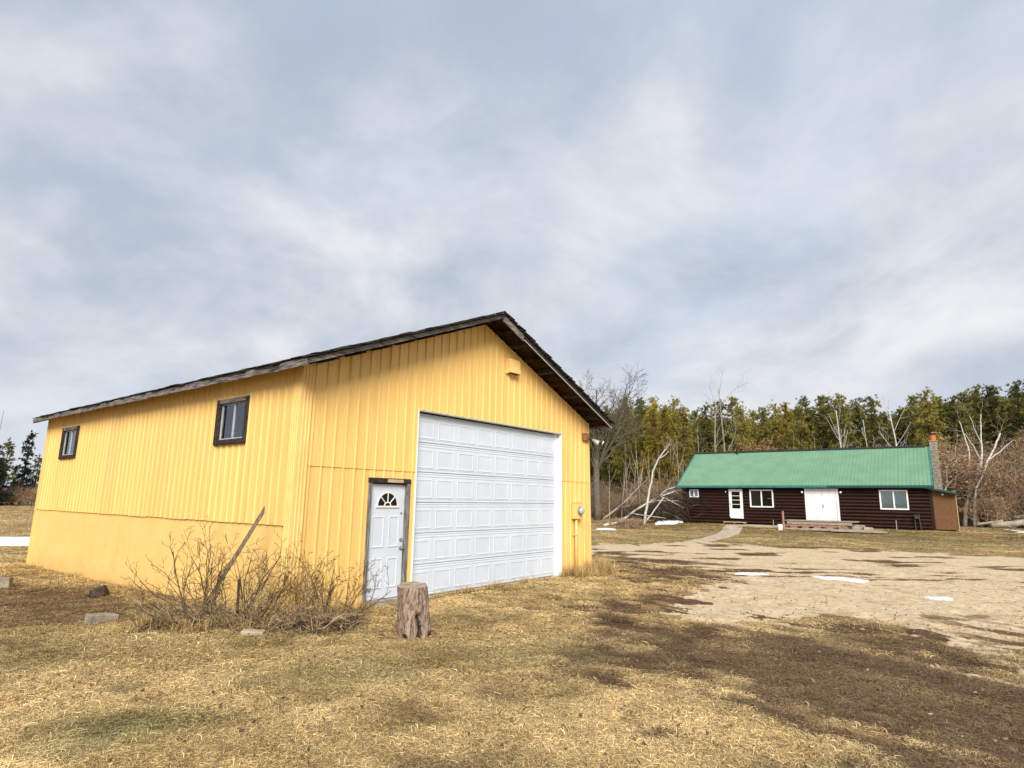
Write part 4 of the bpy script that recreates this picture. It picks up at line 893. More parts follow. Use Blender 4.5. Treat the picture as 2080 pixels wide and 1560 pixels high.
for i in range(60): brush_at(rs.uniform(1150, 2330), rs.uniform(70, 85), rs.uniform(1.0, 1.5), rs.choice([0, 1, 3]))
scatter('wood_undergrowth', pts, rot, scl, pk, BV, 'tangled bare brown brush along the edge of the wood', 'undergrowth')
for k, (px, Y, s) in enumerate(((1490, 57.5, .92), (1532, 58, 1.06), (1575, 58.5, .95), (1455, 58, .75))):
    x, y = spot(px, Y); o = mobj('rusty_oak_bush', RB, None, (x, y, .4), (0, 0, k * 2.1), s); tag(o, 'rust-coloured leafy bush rising behind the green roof', 'bush', 'rusty bushes behind the house')

# --- individual bare trees and birches
OAK = dict(segs=(6, 7, 5, 4, 3), taper=(.6, .3, .35, .35, .5), wob=(.04, .09, .15, .18, .2), trop=(.02, .05, .05, .03, .0), kids=((9, 10), (8, 10), (6, 7), (4, 6), (0, 0)), t0=(.55, .3, .2, .15, 0), ang=((22, 58), (25, 55), (25, 60), (25, 65), (0, 1)), rr=((.42, .6), (.45, .6), (.5, .65), (.55, .8), (1, 1)), lr=((.95, 1.3), (.36, .52), (.4, .55), (.4, .6), (1, 1)), rmin=.010)
def tree_thing(name, branches, mat, loc, label, cat, group=None, rz=0, s=1.0):
    e = empty(name, loc, rz); e.scale = (s, s, s); tag(e, label, cat, group)
    a = [q for q in branches if q[0] == 0]; b = [q for q in branches if q[0] > 0]
    mobj('trunk', tubes(a).mesh('trunk', mat, True), e)
    if b: mobj('crown', tubes(b).mesh('crown', mat), e)
    return e
out = []; rs2 = np.random.RandomState(4); grow(rs2, (0, 0, -.2), (.02, 0, 1), 7.6, .38, 0, OAK, out)
x, y = spot(1213, 50); tree_thing('bare_oak', out, BARK, (x, y, .45), 'big bare oak with a thick grey trunk beside the garage corner', 'tree', rz=3.2, s=.87)
DEAD = dict(segs=(7, 5, 4, 3), taper=(.3, .35, .4, .5), wob=(.035, .10, .14, .16), trop=(.02, .07, .05, .0), kids=((6, 8), (2, 4), (2, 3), (0, 0)), t0=(.35, .3, .2, 0), ang=((22, 42), (22, 48), (25, 55), (0, 1)), rr=((.32, .5), (.45, .6), (.5, .7), (1, 1)), lr=((.22, .38), (.4, .6), (.4, .6), (1, 1)), rmin=.009)
for k, (px, py, Y, lean, mat, lb) in enumerate(((1475, 782, 58, .02, BARKG, 'tallest pale dead tree rising behind the green roof above the rusty bush'), (1447, 815, 57, -.06, BARKG, 'forked pale dead tree left of the tallest dead one, behind the roof end'), (1708, 828, 58, .01, BIRCH, 'slim white birch behind the roof, between dark pines'), (1821, 818, 57, .0, BIRCH, 'white birch with a fine bare top behind the roof near the chimney'), (1598, 878, 57, .03, BARKG, 'short pale trunk showing above the middle of the green roof'), (1420, 880, 56, .02, BARKG, 'pale bare sapling at the roof corner beyond the house'), (1344, 900, 55, .05, BARKG, 'slender grey sapling standing over the fallen birch'), (1760, 850, 58, -.05, BIRCH, 'thin bare birch sapling behind the roof, between two taller birches'))):
    out = []; rsk = np.random.RandomState(100 + k); h_ = top_h(px, py, Y) - .4; grow(rsk, (0, 0, -.2), (lean, 0, 1), h_ * .97, .13 if k < 4 else .07, 0, DEAD, out); x, y = spot(px, Y)
    tree_thing('bare_tree' if mat is BARKG else 'birch_tree', out, mat, (x, y, .4), lb, 'tree')
# thin trunks of the wood edge
TR = tubes([(0, [(0, 0, -.2), (.05, 0, 2), (0, .05, 4.5), (.08, 0, 7.5)], [.055, .048, .035, .012]), (1, [(0, 0, 3.2), (.5, .2, 4.6), (.6, .3, 5.6)], [.03, .02, .01]), (1, [(.03, 0, 4.5), (-.45, .1, 5.8), (-.55, 0, 6.8)], [.03, .02, .01]), (1, [(0, 0, 5.5), (.3, -.3, 6.8)], [.025, .01])]).mesh('stem', BARKG)
rs = np.random.RandomState(5)
for px in list(np.linspace(1222, 1385, 11)) + [1440, 1640, 1685, 1730, 1790, 1850, 1990, 2040, 2065]:
    px += rs.uniform(-6, 6); x, y = spot(px, rs.uniform(52, 57)); o = mobj('pale_sapling', TR, None, (x, y, .35), (rs.normal(0, .05), rs.normal(0, .06), rs.uniform(0, 6.28)), (1, 1, rs.uniform(.6, 1.0))); tag(o, 'thin pale sapling trunk ' + ('in the brush beside the bare oak' if px < 1300 else 'in the brush behind the leaning birch' if px < 1400 else 'showing above the green roof' if px < 1900 else 'in the brush beyond the annex'), 'sapling', 'saplings of the wood edge')
def poly_tree(name, mat, base, lines, label, cat='tree', group=None):
    """stems given as world-relative polylines (pts, r0, r1); the first one is the trunk"""
    e = empty(name, base); tag(e, label, cat, group)
    for k, (pts, r0, r1) in enumerate(lines):
        n = len(pts); fine_ = []
        for i in range(n - 1):
            for t in range(3): fine_.append(np.array(pts[i]) + (np.array(pts[i + 1]) - np.array(pts[i])) * t / 3 + rs.normal(0, .015, 3))
        fine_.append(np.array(pts[-1])); MB().tube(fine_, list(np.linspace(r0, r1, len(fine_))), 7 if k < 3 else 5).build('trunk' if k == 0 else 'limb', mat, e, smooth=True)
    return e
def twigs(e, mat, seed, starts, ln=1.2, r=.018):
    out = []; rq = np.random.RandomState(seed)
    PP = dict(segs=(4, 3, 3), taper=(.4, .4, .4), wob=(.15, .2, .2), trop=(.02, .02, .0), kids=((4, 6), (2, 4), (0, 0)), t0=(.15, .2, 0), ang=((25, 60), (25, 60), (0, 1)), rr=((.5, .7), (.5, .7), (1, 1)), lr=((.5, .8), (.4, .7), (1, 1)), rmin=.009)
    for p, d in starts: grow(rq, p, d, ln * rq.uniform(.7, 1.3), r, 0, PP, out)
    tubes(out, (4, 3, 3)).build('twigs', mat, e)
# leaning birch beside the house, and the fallen one through it   (y step of local frame = across view)
x, y = spot(1302, 44.5); bz = float(gz(x, y)); u_ = 44.5 / 1230.8
def VP(dx, dy, dep=0): return (dx * u_, dep, dy * u_)
e = poly_tree('leaning_birch', BIRCH, (x, y, bz), [([VP(0, -3), VP(8, 40), VP(15, 75), VP(22, 110), VP(34, 135), VP(50, 155), VP(58, 165)], .10, .02), ([VP(4, 10), VP(22, 32), VP(42, 58)], .06, .035), ([VP(34, 135), VP(45, 140), VP(55, 150)], .04, .02)], 'white birch leaning right at the left end of the log house')
twigs(e, BARKG, 31, [(VP(50, 155), (1, 0, .8)), (VP(45, 150), (.6, .2, 1)), (VP(22, 110), (.8, .3, 1))], 1.0)
x, y = spot(1225, 45.5); bz = float(gz(x, y)); u_ = 45.5 / 1230.8
e = poly_tree('fallen_birch', BIRCH, (x, y, bz), [([VP(-2, 2, 0), VP(30, 8, .3), VP(58, 26, .6), VP(90, 46, .9), VP(120, 60, 1.2), VP(155, 72, 1.6)], .11, .04), ([VP(90, 46, .9), VP(110, 52, .6), VP(155, 52, .8)], .05, .02), ([VP(120, 60, 1.2), VP(140, 50, .5), VP(162, 38, .3)], .05, .02), ([VP(112, 57, 1.0), VP(135, 75, 1.3), VP(158, 82, 1.5)], .05, .02), ([VP(60, 26, .6), VP(85, 22, .0), VP(120, 18, -.3)], .05, .015)], 'fallen white birch propped up, pointing at the house corner')
twigs(e, BARKG, 32, [(VP(150, 70, 1.5), (1, 0, .3)), (VP(130, 63, 1.3), (.8, .4, .6)), (VP(110, 56, 1), (.7, -.3, .5)), (VP(145, 52, .8), (1, 0, -.1)), (VP(100, 50, 1), (.5, .2, .9)), (VP(150, 80, 1.5), (1, .1, .2)), (VP(120, 30, .2), (1, 0, -.2))], 1.3)
e = poly_tree('fallen_sapling', BARKG, (x - .2, y + 1.2, bz), [([VP(8, 14, 0), VP(40, 36, .3), VP(65, 56, .6), VP(90, 82, .9), (VP(98, 120, 1.1))], .08, .03), ([VP(40, 36, .3), VP(62, 40, .2), VP(80, 62, .3)], .04, .015), ([VP(90, 82, .9), VP(104, 92, 1), VP(112, 110, 1)], .03, .01)], 'grey fallen sapling lying across behind the fallen birch')
twigs(e, BARKG, 33, [(VP(65, 56, .6), (.6, .2, .8)), (VP(85, 76, .9), (.4, .2, 1)), (VP(50, 44, .4), (.8, 0, .4))], 1.2)
# dark tangle of fallen boughs under the birch
out = []; rq = np.random.RandomState(9)
for k in range(46): a = rq.uniform(-.2, 3.3); grow(rq, (rq.uniform(-2.2, 2.2), rq.uniform(-.8, .8), rq.uniform(0, .6)), (math.cos(a), rq.normal(0, .4), math.sin(a) * .5), rq.uniform(.9, 1.9), .025, 0, BP, out)
x, y = spot(1345, 46.5); tubes(out, (4, 3, 3, 3)); o = tubes(out, (4, 3, 3, 3)).build('brush_heap', TWIGD); o.location = (x, y, float(gz(x, y))); tag(o, 'dark heap of fallen boughs beneath the leaning birch', 'brush heap')
out = []
for k in range(26): a = rq.uniform(0, 6.28); grow(rq, (rq.uniform(-1.1, 1.1), rq.uniform(-.3, .3), -.05), (math.cos(a) * .7, math.sin(a) * .7, 1), rq.uniform(.4, .7), .012, 0, BP, out)
x, y = spot(1268, 43); o = tubes(out, (4, 3, 3, 3)).build('low_shrub', BRUSHR); o.location = (x, y, float(gz(x, y))); tag(o, 'low reddish bare shrub at the foot of the fallen birch', 'shrub')
# birches at the right end of the house
x, y = spot(1943, 47); bz = float(gz(x, y)); u_ = 47 / 1230.8
e = poly_tree('leaning_birch', BIRCH, (x, y, bz), [([VP(-10, -8), VP(-2, 40), VP(14, 78), VP(36, 112), VP(44, 148), VP(46, 190), VP(52, 225)], .15, .03), ([VP(12, 74), VP(12, 105), VP(18, 145), VP(12, 182), VP(6, 210)], .09, .03), ([VP(0, 62), VP(24, 100), VP(36, 124)], .07, .03), ([VP(40, 130), VP(28, 160), VP(14, 185)], .06, .02), ([VP(46, 160), VP(38, 185), VP(28, 222)], .05, .015)], 'big forked white birch beside the brown annex')
twigs(e, BRUSH, 34, [(VP(52, 225), (.2, 0, 1)), (VP(46, 195), (.5, .2, 1)), (VP(44, 170), (-.5, .2, 1)), (VP(6, 210), (-.2, 0, 1)), (VP(28, 220), (-.3, 0, 1)), (VP(14, 185), (-.6, 0, 1))], 1.5)
x, y = spot(1962, 46.2); bz = float(gz(x, y))
e = poly_tree('leaning_birch', BIRCH, (x, y, bz), [([VP(-2, 50), VP(4, 75), VP(22, 105), VP(34, 130), VP(52, 158), VP(66, 185)], .075, .06), ([VP(34, 130), VP(60, 148), VP(88, 170)], .05, .02), ([VP(22, 100), VP(28, 118), VP(46, 150)], .06, .02), ([VP(-2, 50), VP(-6, 20), VP(-10, -4)], .09, .11)], 'broken white birch leaning right behind the forked birch')
twigs(e, BRUSH, 35, [(VP(66, 185), (.6, 0, 1)), (VP(88, 170), (1, 0, .6)), (VP(60, 175), (.2, 0, 1))], 1.4)
e = poly_tree('leaning_birch', BIRCH, (x - 1.6, y + 1.0, bz), [([VP(-40, -4), VP(-12, 40), VP(6, 78), VP(26, 98), VP(46, 112)], .09, .03), ([VP(6, 78), VP(12, 120), VP(40, 136)], .05, .015), ([VP(12, 120), VP(30, 140), VP(34, 158)], .03, .012)], 'thin white birch leaning out from behind the chimney')
twigs(e, BRUSH, 36, [(VP(46, 112), (1, 0, .4)), (VP(40, 136), (1, 0, .1)), (VP(34, 158), (.3, 0, 1))], .9)
for k, (px0, px1, Y, z0, z1, r_, mt_, lb) in enumerate(((1985, 2110, 41.5, .25, .75, .24, BARKG, 'thick grey fallen log lying in the brush right of the house'), (1950, 2010, 43, .3, .55, .10, BARKG, 'thin grey fallen log beside the brown annex'), (2030, 2110, 43.5, .75, 1.3, .16, BARK, 'dark fallen log lying above the thick grey one'), (2010, 2075, 39.5, .05, .0, .05, BIRCH, 'white fallen branch on the grass before the thick log'))):
    xa, ya = spot(px0, Y); xb, yb = spot(px1, Y - .6); zb = float(gz(xa, ya)); n = 6
    pts_ = [(xa + (xb - xa) * t / n - xa, ya + (yb - ya) * t / n - ya, z0 + (z1 - z0) * t / n + rs.normal(0, .02)) for t in range(n + 1)]
    e = empty('fallen_log', (xa, ya, zb)); tag(e, lb, 'log'); MB().tube(pts_, list(np.linspace(r_ * .75, r_, n + 1)), 9).build('trunk', mt_, e, smooth=True)
    twigs(e, BARKG, 50 + k, [(pts_[i], (rs.normal(0, .5), -.6, rs.uniform(-.1, .7))) for i in (1, 3, 4)], .8, .025)

# ------------------------------------------------------------------ far left: field edge trees and mast
def spruce_mesh(seed, H=10, bare=.05, spread=2.0, gaps=.0, mat=SPRUCE):
    rs = np.random.RandomState(seed); m = MB(); m.tube([(0, 0, -.3), (.05, 0, H * .5), (0, .05, H)], [.2, .12, .02], 7); TP, TD = [], []; t = bare
    while t < .98:
        for j in range(rs.randint(4, 7)):
            if rs.rand() < gaps: continue
            az = rs.uniform(0, 6.28); ln = spread * (1 - t) ** .75 * rs.uniform(.55, 1.2) + .15; d = np.array([math.cos(az), math.sin(az), rs.uniform(-.25, .15)]); p0 = np.array([0, 0, H * t]); p2 = p0 + d * ln
            m.tube([p0, p2], [.03, .01], 3, False)
            for q in np.linspace(.2, 1, max(3, int(ln * 4.5))): TP.append(p0 + (p2 - p0) * q + rs.normal(0, .12, 3)); TD.append(d)
        t += rs.uniform(.02, .04)
    TP.append((0, 0, H)); TD.append((0, 0, 1)); V, F = tufts(rs, TP, TD, 10, .40, .12, -.05); return m.mesh('trunk', BARKP), np_mesh('crown', V, F, mat)
SV = spruce_mesh(61, 10, .03, 2.6); SV2 = spruce_mesh(62, 10, .35, 1.6, .35, PINE_D); SV3 = spruce_mesh(63, 10, .25, 1.3, .45, SPRUCE)
for k, (px, py, Y, v_, w, lb) in enumerate(((8, 905, 92, SV, 1.15, 'broad dark spruce at the far edge of the field'), (-40, 900, 95, SV, 1.2, 'second broad dark spruce at the far edge of the field'), (34, 898, 98, SV2, 1.0, 'open-crowned pine between the spruce and the garage'), (74, 884, 100, SV3, 1.0, 'thin ragged pine close beside the far garage corner'), (98, 930, 104, SV2, 1.0, 'low pine hidden behind the far garage corner'), (55, 950, 100, SV2, 1.1, 'short pine between the two taller far pines'), (-90, 915, 97, SV, 1.1, 'outermost dark spruce along the field edge'))):
    x, y = spot(px, Y); hor = 1016 + (px - 1040) * .0152; h_ = EYE + .15 + (hor - py) / 1230.8 * Y * 1.03; s = h_ / 10
    plant('spruce_tree' if v_ is SV else 'pine_tree', (('trunk', v_[0]), ('crown', v_[1])), (x, y, -.15), k * 1.3, s * w, lb, 'tree', None, s)
pts, rot, scl, pk = [], [], [], []
rs = np.random.RandomState(15)
for i in range(60): brush_at(rs.uniform(-160, 130), rs.uniform(92, 112), rs.uniform(.7, 1.1), rs.choice([0, 1, 2]))
scatter('field_edge_brush', pts, rot, scl, pk, BV, 'brown brush along the far edge of the left field', 'undergrowth')
x, y = spot(5, 90); e = empty('radio_mast', (x, y, -.2)); tag(e, 'thin grey radio mast rising above the far spruce', 'mast')
MB().tube([(0, 0, 0), (.2, 0, 8), (.45, 0, 14.2)], [.07, .05, .03], 6).build('pole', MAST, e)

# ------------------------------------------------------------------ things in the yard
# log stump by the walk door
sx, sy = -1.33, 9.03; sz = float(gz(sx, sy)); rs = np.random.RandomState(3)
stt = empty('log_stump', (sx, sy, sz - .02)); tag(stt, 'upright bark-stripped log stump standing before the white walk door', 'stump')
nr, ns = 34, 72; V = []; F = []; CAV = []
for i in range(nr + 1):
    t = i / nr
    for k in range(ns):
        a = 2 * math.pi * k / ns; r_ = .203 + .028 * (1 - t) + .014 * math.sin(3 * a + 1.5 * t) + .008 * math.sin(7 * a + 3 * t) + .045 * (float(fbm(np.array(a * 4.5), np.array(t * 5.0), 5, 4)) - .5) + .03 * (float(fbm(np.array(a * 11), np.array(t * 2.2), 8, 3)) - .5)
        cav = float(math.exp(-((a - 5.35 - .12 * math.sin(t * 9)) / .24) ** 2) * ss(.56, .40, np.array(t))); r_ -= .12 * cav; CAV.append(cav > .35 or (t < .12 and math.sin(a * 6 + 1) > .45))
        if t < .10: r_ -= .05 * max(0, math.sin(a * 6 + 1)) * (1 - t / .10)
        V.append((r_ * math.cos(a) - .055 * t, r_ * math.sin(a), .70 * t + .02 * math.sin(a) * t))
for i in range(nr):
    for k in range(ns): k2 = (k + 1) % ns; F.append((i * ns + k, i * ns + k2, (i + 1) * ns + k2, (i + 1) * ns + k))
STB = pmat('stump_wood', (.14, .09, .065), (.42, .31, .24), 9, .9, 1.0, 30, (4, 4, 1.0), .34, .62, .1, c3=(.03, .02, .015), s3=7, t3=(.60, .68))
bk_ = MB().add(V, F).build('bark', STB, stt, smooth=True); bk_.data.materials.append(TWIGD)
bk_.data.polygons.foreach_set('material_index', [1 if CAV[f_[0]] and CAV[f_[2]] else 0 for f_ in F])
MB().add([V[nr * ns + k] for k in range(ns)] + [(-.055, 0, .70)], [(k, (k + 1) % ns, ns) for k in range(ns)]).build('cut_top', CUTW, stt)
# concrete blocks, boards
def block(name, x, y, rz, s, mat, label, cat, tilt=(0, 0), dz=0):
    o = MB().box((-s[0] / 2, -s[1] / 2, -.05), (s[0] / 2, s[1] / 2, s[2])).build(name, mat, None, bevel=.012); o.location = (x, y, float(gz(x, y)) + dz); o.rotation_euler = (tilt[0], tilt[1], rz); tag(o, label, cat); return o
block('concrete_block', -6.28, 9.88, .95, (.40, .20, .10), BLOCK, 'half-buried concrete block in the dirt left of the shrub', 'block', (.05, .1))
block('concrete_block', -3.52, 8.86, .1, (.30, .14, .06), CONC, 'small pale concrete piece in front of the corner shrub', 'block', (.05, .05))
block('concrete_block', -10.80, 13.5, .4, (.32, .22, .22), BLOCK, 'upright concrete block out by the edge of the dirt patch', 'block')
o = MB().tube([(0, 0, 0), (.03, .02, .10), (0, 0, .19)], [.19, .17, .14], 14).build('old_stump', TWIGD, None, smooth=True); x, y = -8.0, 12.35; o.location = (x, y, float(gz(x, y)) - .03); tag(o, 'low dark rotten stump in the dirt beside the long garage wall', 'stump')
# leaning board and iron stake in the shrub
P = np.array([-4.73, 9.62, float(gz(-4.73, 9.62))]); Q = np.array([-3.97, 9.95, 1.62]); d = Q - P; ax = np.cross(d, (0, 1, 0)); ax /= np.linalg.norm(ax); ay = np.cross(ax, d); ay /= np.linalg.norm(ay)
m = MB(); m.hexa([P + ax * i * .028 + ay * j * .012 for i, j in ((-1, -1), (1, -1), (1, 1), (-1, 1))] + [Q + ax * (i * .028) + ay * j * .012 + d / np.linalg.norm(d) * (.10 if i > 0 else 0) for i, j in ((-1, -1), (1, -1), (1, 1), (-1, 1))])
o = m.build('leaning_board', STICK); tag(o, 'narrow weathered board leaning up out of the corner shrub', 'board')
o = MB().box((-.018, -.018, -.1), (.018, .018, .62)).build('iron_stake', TWIGD); o.location = (-4.05, 9.55, float(gz(-4.05, 9.55))+.05); o.rotation_euler = (.05, -.03, .3); tag(o, 'dark rusty stake upright among the shrub stems', 'stake')
# bare shrubs at the garage corner
SHP = dict(segs=(7, 5, 4, 3), taper=(.45, .45, .5, .6), wob=(.13, .17, .2, .2), trop=(.05, .09, .08, .05), kids=((4, 6), (3, 4), (1, 3), (0, 0)), t0=(.25, .2, .2, 0), ang=((20, 48), (22, 55), (25, 60), (0, 1)), rr=((.55, .75), (.6, .8), (.6, .9), (1, 1)), lr=((.4, .65), (.35, .6), (.3, .6), (1, 1)), rmin=.0032)
def shrub(name, base, stems, label, seed):
    rq = np.random.RandomState(seed); e = empty(name, (*base, float(gz(*base)))); tag(e, label, 'shrub', )
    for k, (dx, dy, az, el, ln, r0) in enumerate(stems):
        out = []; grow(rq, (dx, dy, -.05), (math.cos(az) * math.cos(el), math.sin(az) * math.cos(el), math.sin(el)), ln, r0, 0, SHP, out); tubes(out, (6, 5, 4, 3)).build('stem', TWIG, e, smooth=True)
rq = np.random.RandomState(12)
st_ = []
for k in range(21):
    f = k / 20; st_.append((-.45 + 1.05 * f + rq.normal(0, .08), rq.normal(0, .16), (math.pi - f * math.pi) + rq.normal(0, .35), R(rq.uniform(48, 82)), rq.uniform(.7, 1.2), rq.uniform(.007, .013)))
st_ += [(-.45, -.05, math.pi, R(30), .95, .010), (-.4, -.1, math.pi * .95, R(52), 1.2, .013), (-.3, -.1, math.pi * .9, R(60), 1.35, .014), (.1, 0, .4, R(62), 1.3, .013)]
shrub('bare_shrub', (-4.20, 9.55), st_, 'large bare many-stemmed shrub against the yellow garage corner', 41)
st_ = [(rq.uniform(-.45, .4), rq.normal(0, .1), rq.uniform(0, 6.28), R(rq.uniform(60, 85)), rq.uniform(.5, 1.0), rq.uniform(.005, .010)) for k in range(13)]
st_ += [(.25, -.1, .25, R(38), .95, .009), (.2, -.15, .1, R(32), .8, .008), (.1, -.2, .1, R(15), 1.2, .012)]
shrub('bare_shrub', (-2.92, 9.72), st_, 'smaller bare shrub with twigs reaching over the walk door', 43)
# dead stems and litter heaped round the shrubs
out = []; rq = np.random.RandomState(14)
FLAT = dict(segs=(5, 4, 3), taper=(.5, .5, .5), wob=(.22, .28, .3), trop=(-.05, -.03, 0), kids=((2, 4), (1, 2), (0, 0)), t0=(.2, .2, 0), ang=((20, 60), (20, 60), (0, 1)), rr=((.5, .8), (.5, .8), (1, 1)), lr=((.4, .7), (.4, .7), (1, 1)), rmin=.003)
for k in range(260):
    f = rq.uniform(0, 1); x = -5.2 + 2.9 * f; y = 9.40 + .18 * math.sin(f * 5) + rq.normal(0, .22) + .5 * max(0, f - .6); a = rq.uniform(0, 6.28); el = rq.uniform(-.05, .75)
    grow(rq, (x, y, float(gz(x, y)) + rq.uniform(.0, .14)), (math.cos(a), math.sin(a) * .7, el), rq.uniform(.25, .75), rq.uniform(.004, .011), 0, FLAT, out)
half = len(out) // 2
o = tubes(out, (5, 4, 3)).build('dead_stem_heap', pmat('mixed_dead_stems', (.05, .034, .024), (.40, .29, .165), 7, .9, world=True)); tag(o, 'tangle of broken dead stems heaped under the corner shrubs', 'dead stems', kind='stuff')
K = 3000; f = rq.uniform(0, 1, K); lx = -5.25 + 3.0 * f; ly = 9.40 + .18 * np.sin(f * 5) + rq.normal(0, .24, K) + .5 * np.maximum(0, f - .6); hp = np.exp(-((ly - 9.45 - .5 * np.maximum(0, f - .6)) / .28) ** 2) * .16 * ss(.3, .7, fbm(lx * 2.2, ly * 2.2, 5, 3))
P3 = np.stack([lx, ly, gz(lx, ly) + rq.uniform(0, 1, K) * hp], 1); V, F = tufts(rq, P3, None, 2, .075, .04, .1)
o = mobj('leaf_litter', np_mesh('leaf_litter', V, F, LITTER)); tag(o, 'brown dead leaves caught under the corner shrubs', 'leaf litter', kind='stuff')
# snow patches
def snow(pts, h_, label, seed):
    rq = np.random.RandomState(seed); a0, b0 = np.array(pts[0], float), np.array(pts[1], float); d = b0 - a0; L_ = np.linalg.norm(d) / 2; d /= 2 * L_; n_ = np.array([-d[1], d[0]]); c0 = (a0 + b0) / 2; W_ = pts[2]
    m = MB(); n = 36; rings = [(1.0, -.02), (.93, .55), (.75, .85), (.4, 1.0)]; V = []; ph = rq.uniform(0, 6.28, 4)
    for fr_, hh in rings:
        for k in range(n):
            a = 2 * math.pi * k / n; r_ = fr_ * (1 + .16 * math.sin(2 * a + ph[0]) + .10 * math.sin(5 * a + ph[1]) + .06 * math.sin(9 * a + ph[2])); p = c0 + d * L_ * r_ * math.cos(a) + n_ * W_ * r_ * math.sin(a); V.append((p[0], p[1], float(gz(*p)) + h_ * hh + (.006 * math.sin(11 * a + 4 * fr_) if hh > 0 else 0)))
    V.append((*c0, float(gz(*c0)) + h_ * 1.02)); F = [(i * n + k, i * n + (k + 1) % n, (i + 1) * n + (k + 1) % n, (i + 1) * n + k) for i in range(3) for k in range(n)] + [(3 * n + k, 3 * n + (k + 1) % n, 4 * n) for k in range(n)]
    o = m.add(V, F).build('snow_patch', SNOW, None, smooth=True); tag(o, label, 'snow')
snow([(6.25, 17.25), (7.05, 17.35), .22], .035, 'small leftover snow patch on the gravel nearest the garage', 1)
snow([(8.05, 16.65), (9.1, 16.0), .28], .03, 'long thin strip of snow in the middle of the gravel', 2)
snow([(8.78, 13.42), (9.02, 12.85), .17], .05, 'rounded lump of old snow by the muddy gravel', 3)
snow([(10.6, 45.6), (12.9, 46.3), .7], .22, 'snow bank at the left end of the log house', 4)
snow([(5.75, 41.0), (6.9, 40.8), .5], .10, 'snow remnant near the foot of the bare oak', 5)
snow([(-24.5, 24.2), (-14.0, 27.5), 1.4], .22, 'long snow drift in the field behind the garage', 6)
snow([(30.6, 37.4), (32.3, 37.0), .35], .08, 'snow remnant beside the fallen logs', 7)
snow([(-33, 50), (-29, 51), .8], .1, 'small far snow streak in the field', 8)

# ------------------------------------------------------------------ grass
gmat = bpy.data.materials.new('dry_grass_blades'); gmat.use_nodes = True; nt = gmat.node_tree; b = nt.nodes['Principled BSDF']; b.inputs['Roughness'].default_value = .7; b.inputs['Specular IOR Level'].default_value = .2
ai = nt.nodes.new('ShaderNodeAttribute'); ai.attribute_type = 'INSTANCER'; ai.attribute_name = 'tint'
ag = nt.nodes.new('ShaderNodeAttribute'); ag.attribute_name = 'shade'
gc = nt.nodes.new('ShaderNodeVectorMath'); gc.operation = 'SCALE'; L(nt, ai, 'Vector', gc, 0); nt.links.new(ag.outputs['Fac'], gc.inputs['Scale']); L(nt, gc, 0, b, 'Base Color')
def clump(seed, nb, rad, ln, wd, flat, straight=False):
    rs = np.random.RandomState(seed); a = rs.uniform(0, 6.28, nb); q = rad * np.sqrt(rs.uniform(0, 1, nb)); p0 = np.stack([q * np.cos(a), q * np.sin(a), np.full(nb, -.01)], 1)
    az = rs.uniform(0, 6.28, nb); el = np.clip(rs.normal(flat, .35, nb), .08, 1.5); l_ = ln * rs.uniform(.5, 1.25, nb)[:, None]
    d0 = np.stack([np.cos(az) * np.cos(el), np.sin(az) * np.cos(el), np.sin(el)], 1); az2 = az + rs.normal(0, .35, nb); el2 = el * (.9 if straight else .25) - (0 if straight else .15)
    d1 = np.stack([np.cos(az2) * np.cos(el2), np.sin(az2) * np.cos(el2), np.sin(el2)], 1); el3 = el2 - rs.uniform(0, .6, nb) * (.3 if straight else 1); d2 = np.stack([np.cos(az2) * np.cos(el3), np.sin(az2) * np.cos(el3), np.sin(el3)], 1)
    s = np.stack([-np.sin(az), np.cos(az), rs.normal(0, .3, nb)], 1); w = wd * rs.uniform(.6, 1.3, nb)[:, None]
    p1 = p0 + d0 * l_ * .4; p2 = p1 + d1 * l_ * .35; p3 = p2 + d2 * l_ * .3
    for p in (p1, p2, p3): p[:, 2] = np.maximum(p[:, 2], .006)
    V = np.stack([p0 - s * w * .5, p0 + s * w * .5, p1 + s * w * .5, p1 - s * w * .5, p2 + s * w * .4, p2 - s * w * .4, p3 + s * w * .08, p3 - s * w * .08], 1).reshape(-1, 3); o = (np.arange(nb) * 8)[:, None]
    F = np.concatenate([o + np.array([[0, 1, 2, 3]]), o + np.array([[3, 2, 4, 5]]), o + np.array([[5, 4, 6, 7]])]); me_ = np_mesh('clump', V, F, gmat)
    sh = np.repeat(np.clip(rs.normal(.9, .32, nb), .2, 1.6), 8); at = me_.attributes.new('shade', 'FLOAT', 'POINT'); at.data.foreach_set('value', sh.astype(np.float32)); return me_
GC = [clump(200 + k, 85, .14, .080, .0040, .42) for k in range(8)]
TALL = [clump(300 + k, 26, .07, .42, .006, 1.2, True) for k in range(4)]
def tints(x, y, rs):
    s, g, e = zones(x, y); n = len(x); t = fbm(x * .9, y * .9, 71, 4)[:, None]; t2 = fbm(x * 3.3, y * 3.3, 75, 3)[:, None]
    c = np.array([.44, .305, .128]) + (np.array([.76, .555, .265]) - np.array([.44, .305, .128])) * ss(.36, .62, t * .4 + t2 * .3 + fbm(x * 9, y * 9, 77, 2)[:, None] * .3)
    c = c + (np.array([.185, .185, .070]) - c) * np.clip(e, 0, 1)[:, None] * .8; c = c + (np.array([.120, .068, .038]) - c) * np.clip(s, 0, 1)[:, None] * .85
    c = c * (1 + (fbm(x * .25, y * .25, 79, 3)[:, None] - .5) * .5)
    return c * rs.uniform(.75, 1.2, (n, 1))
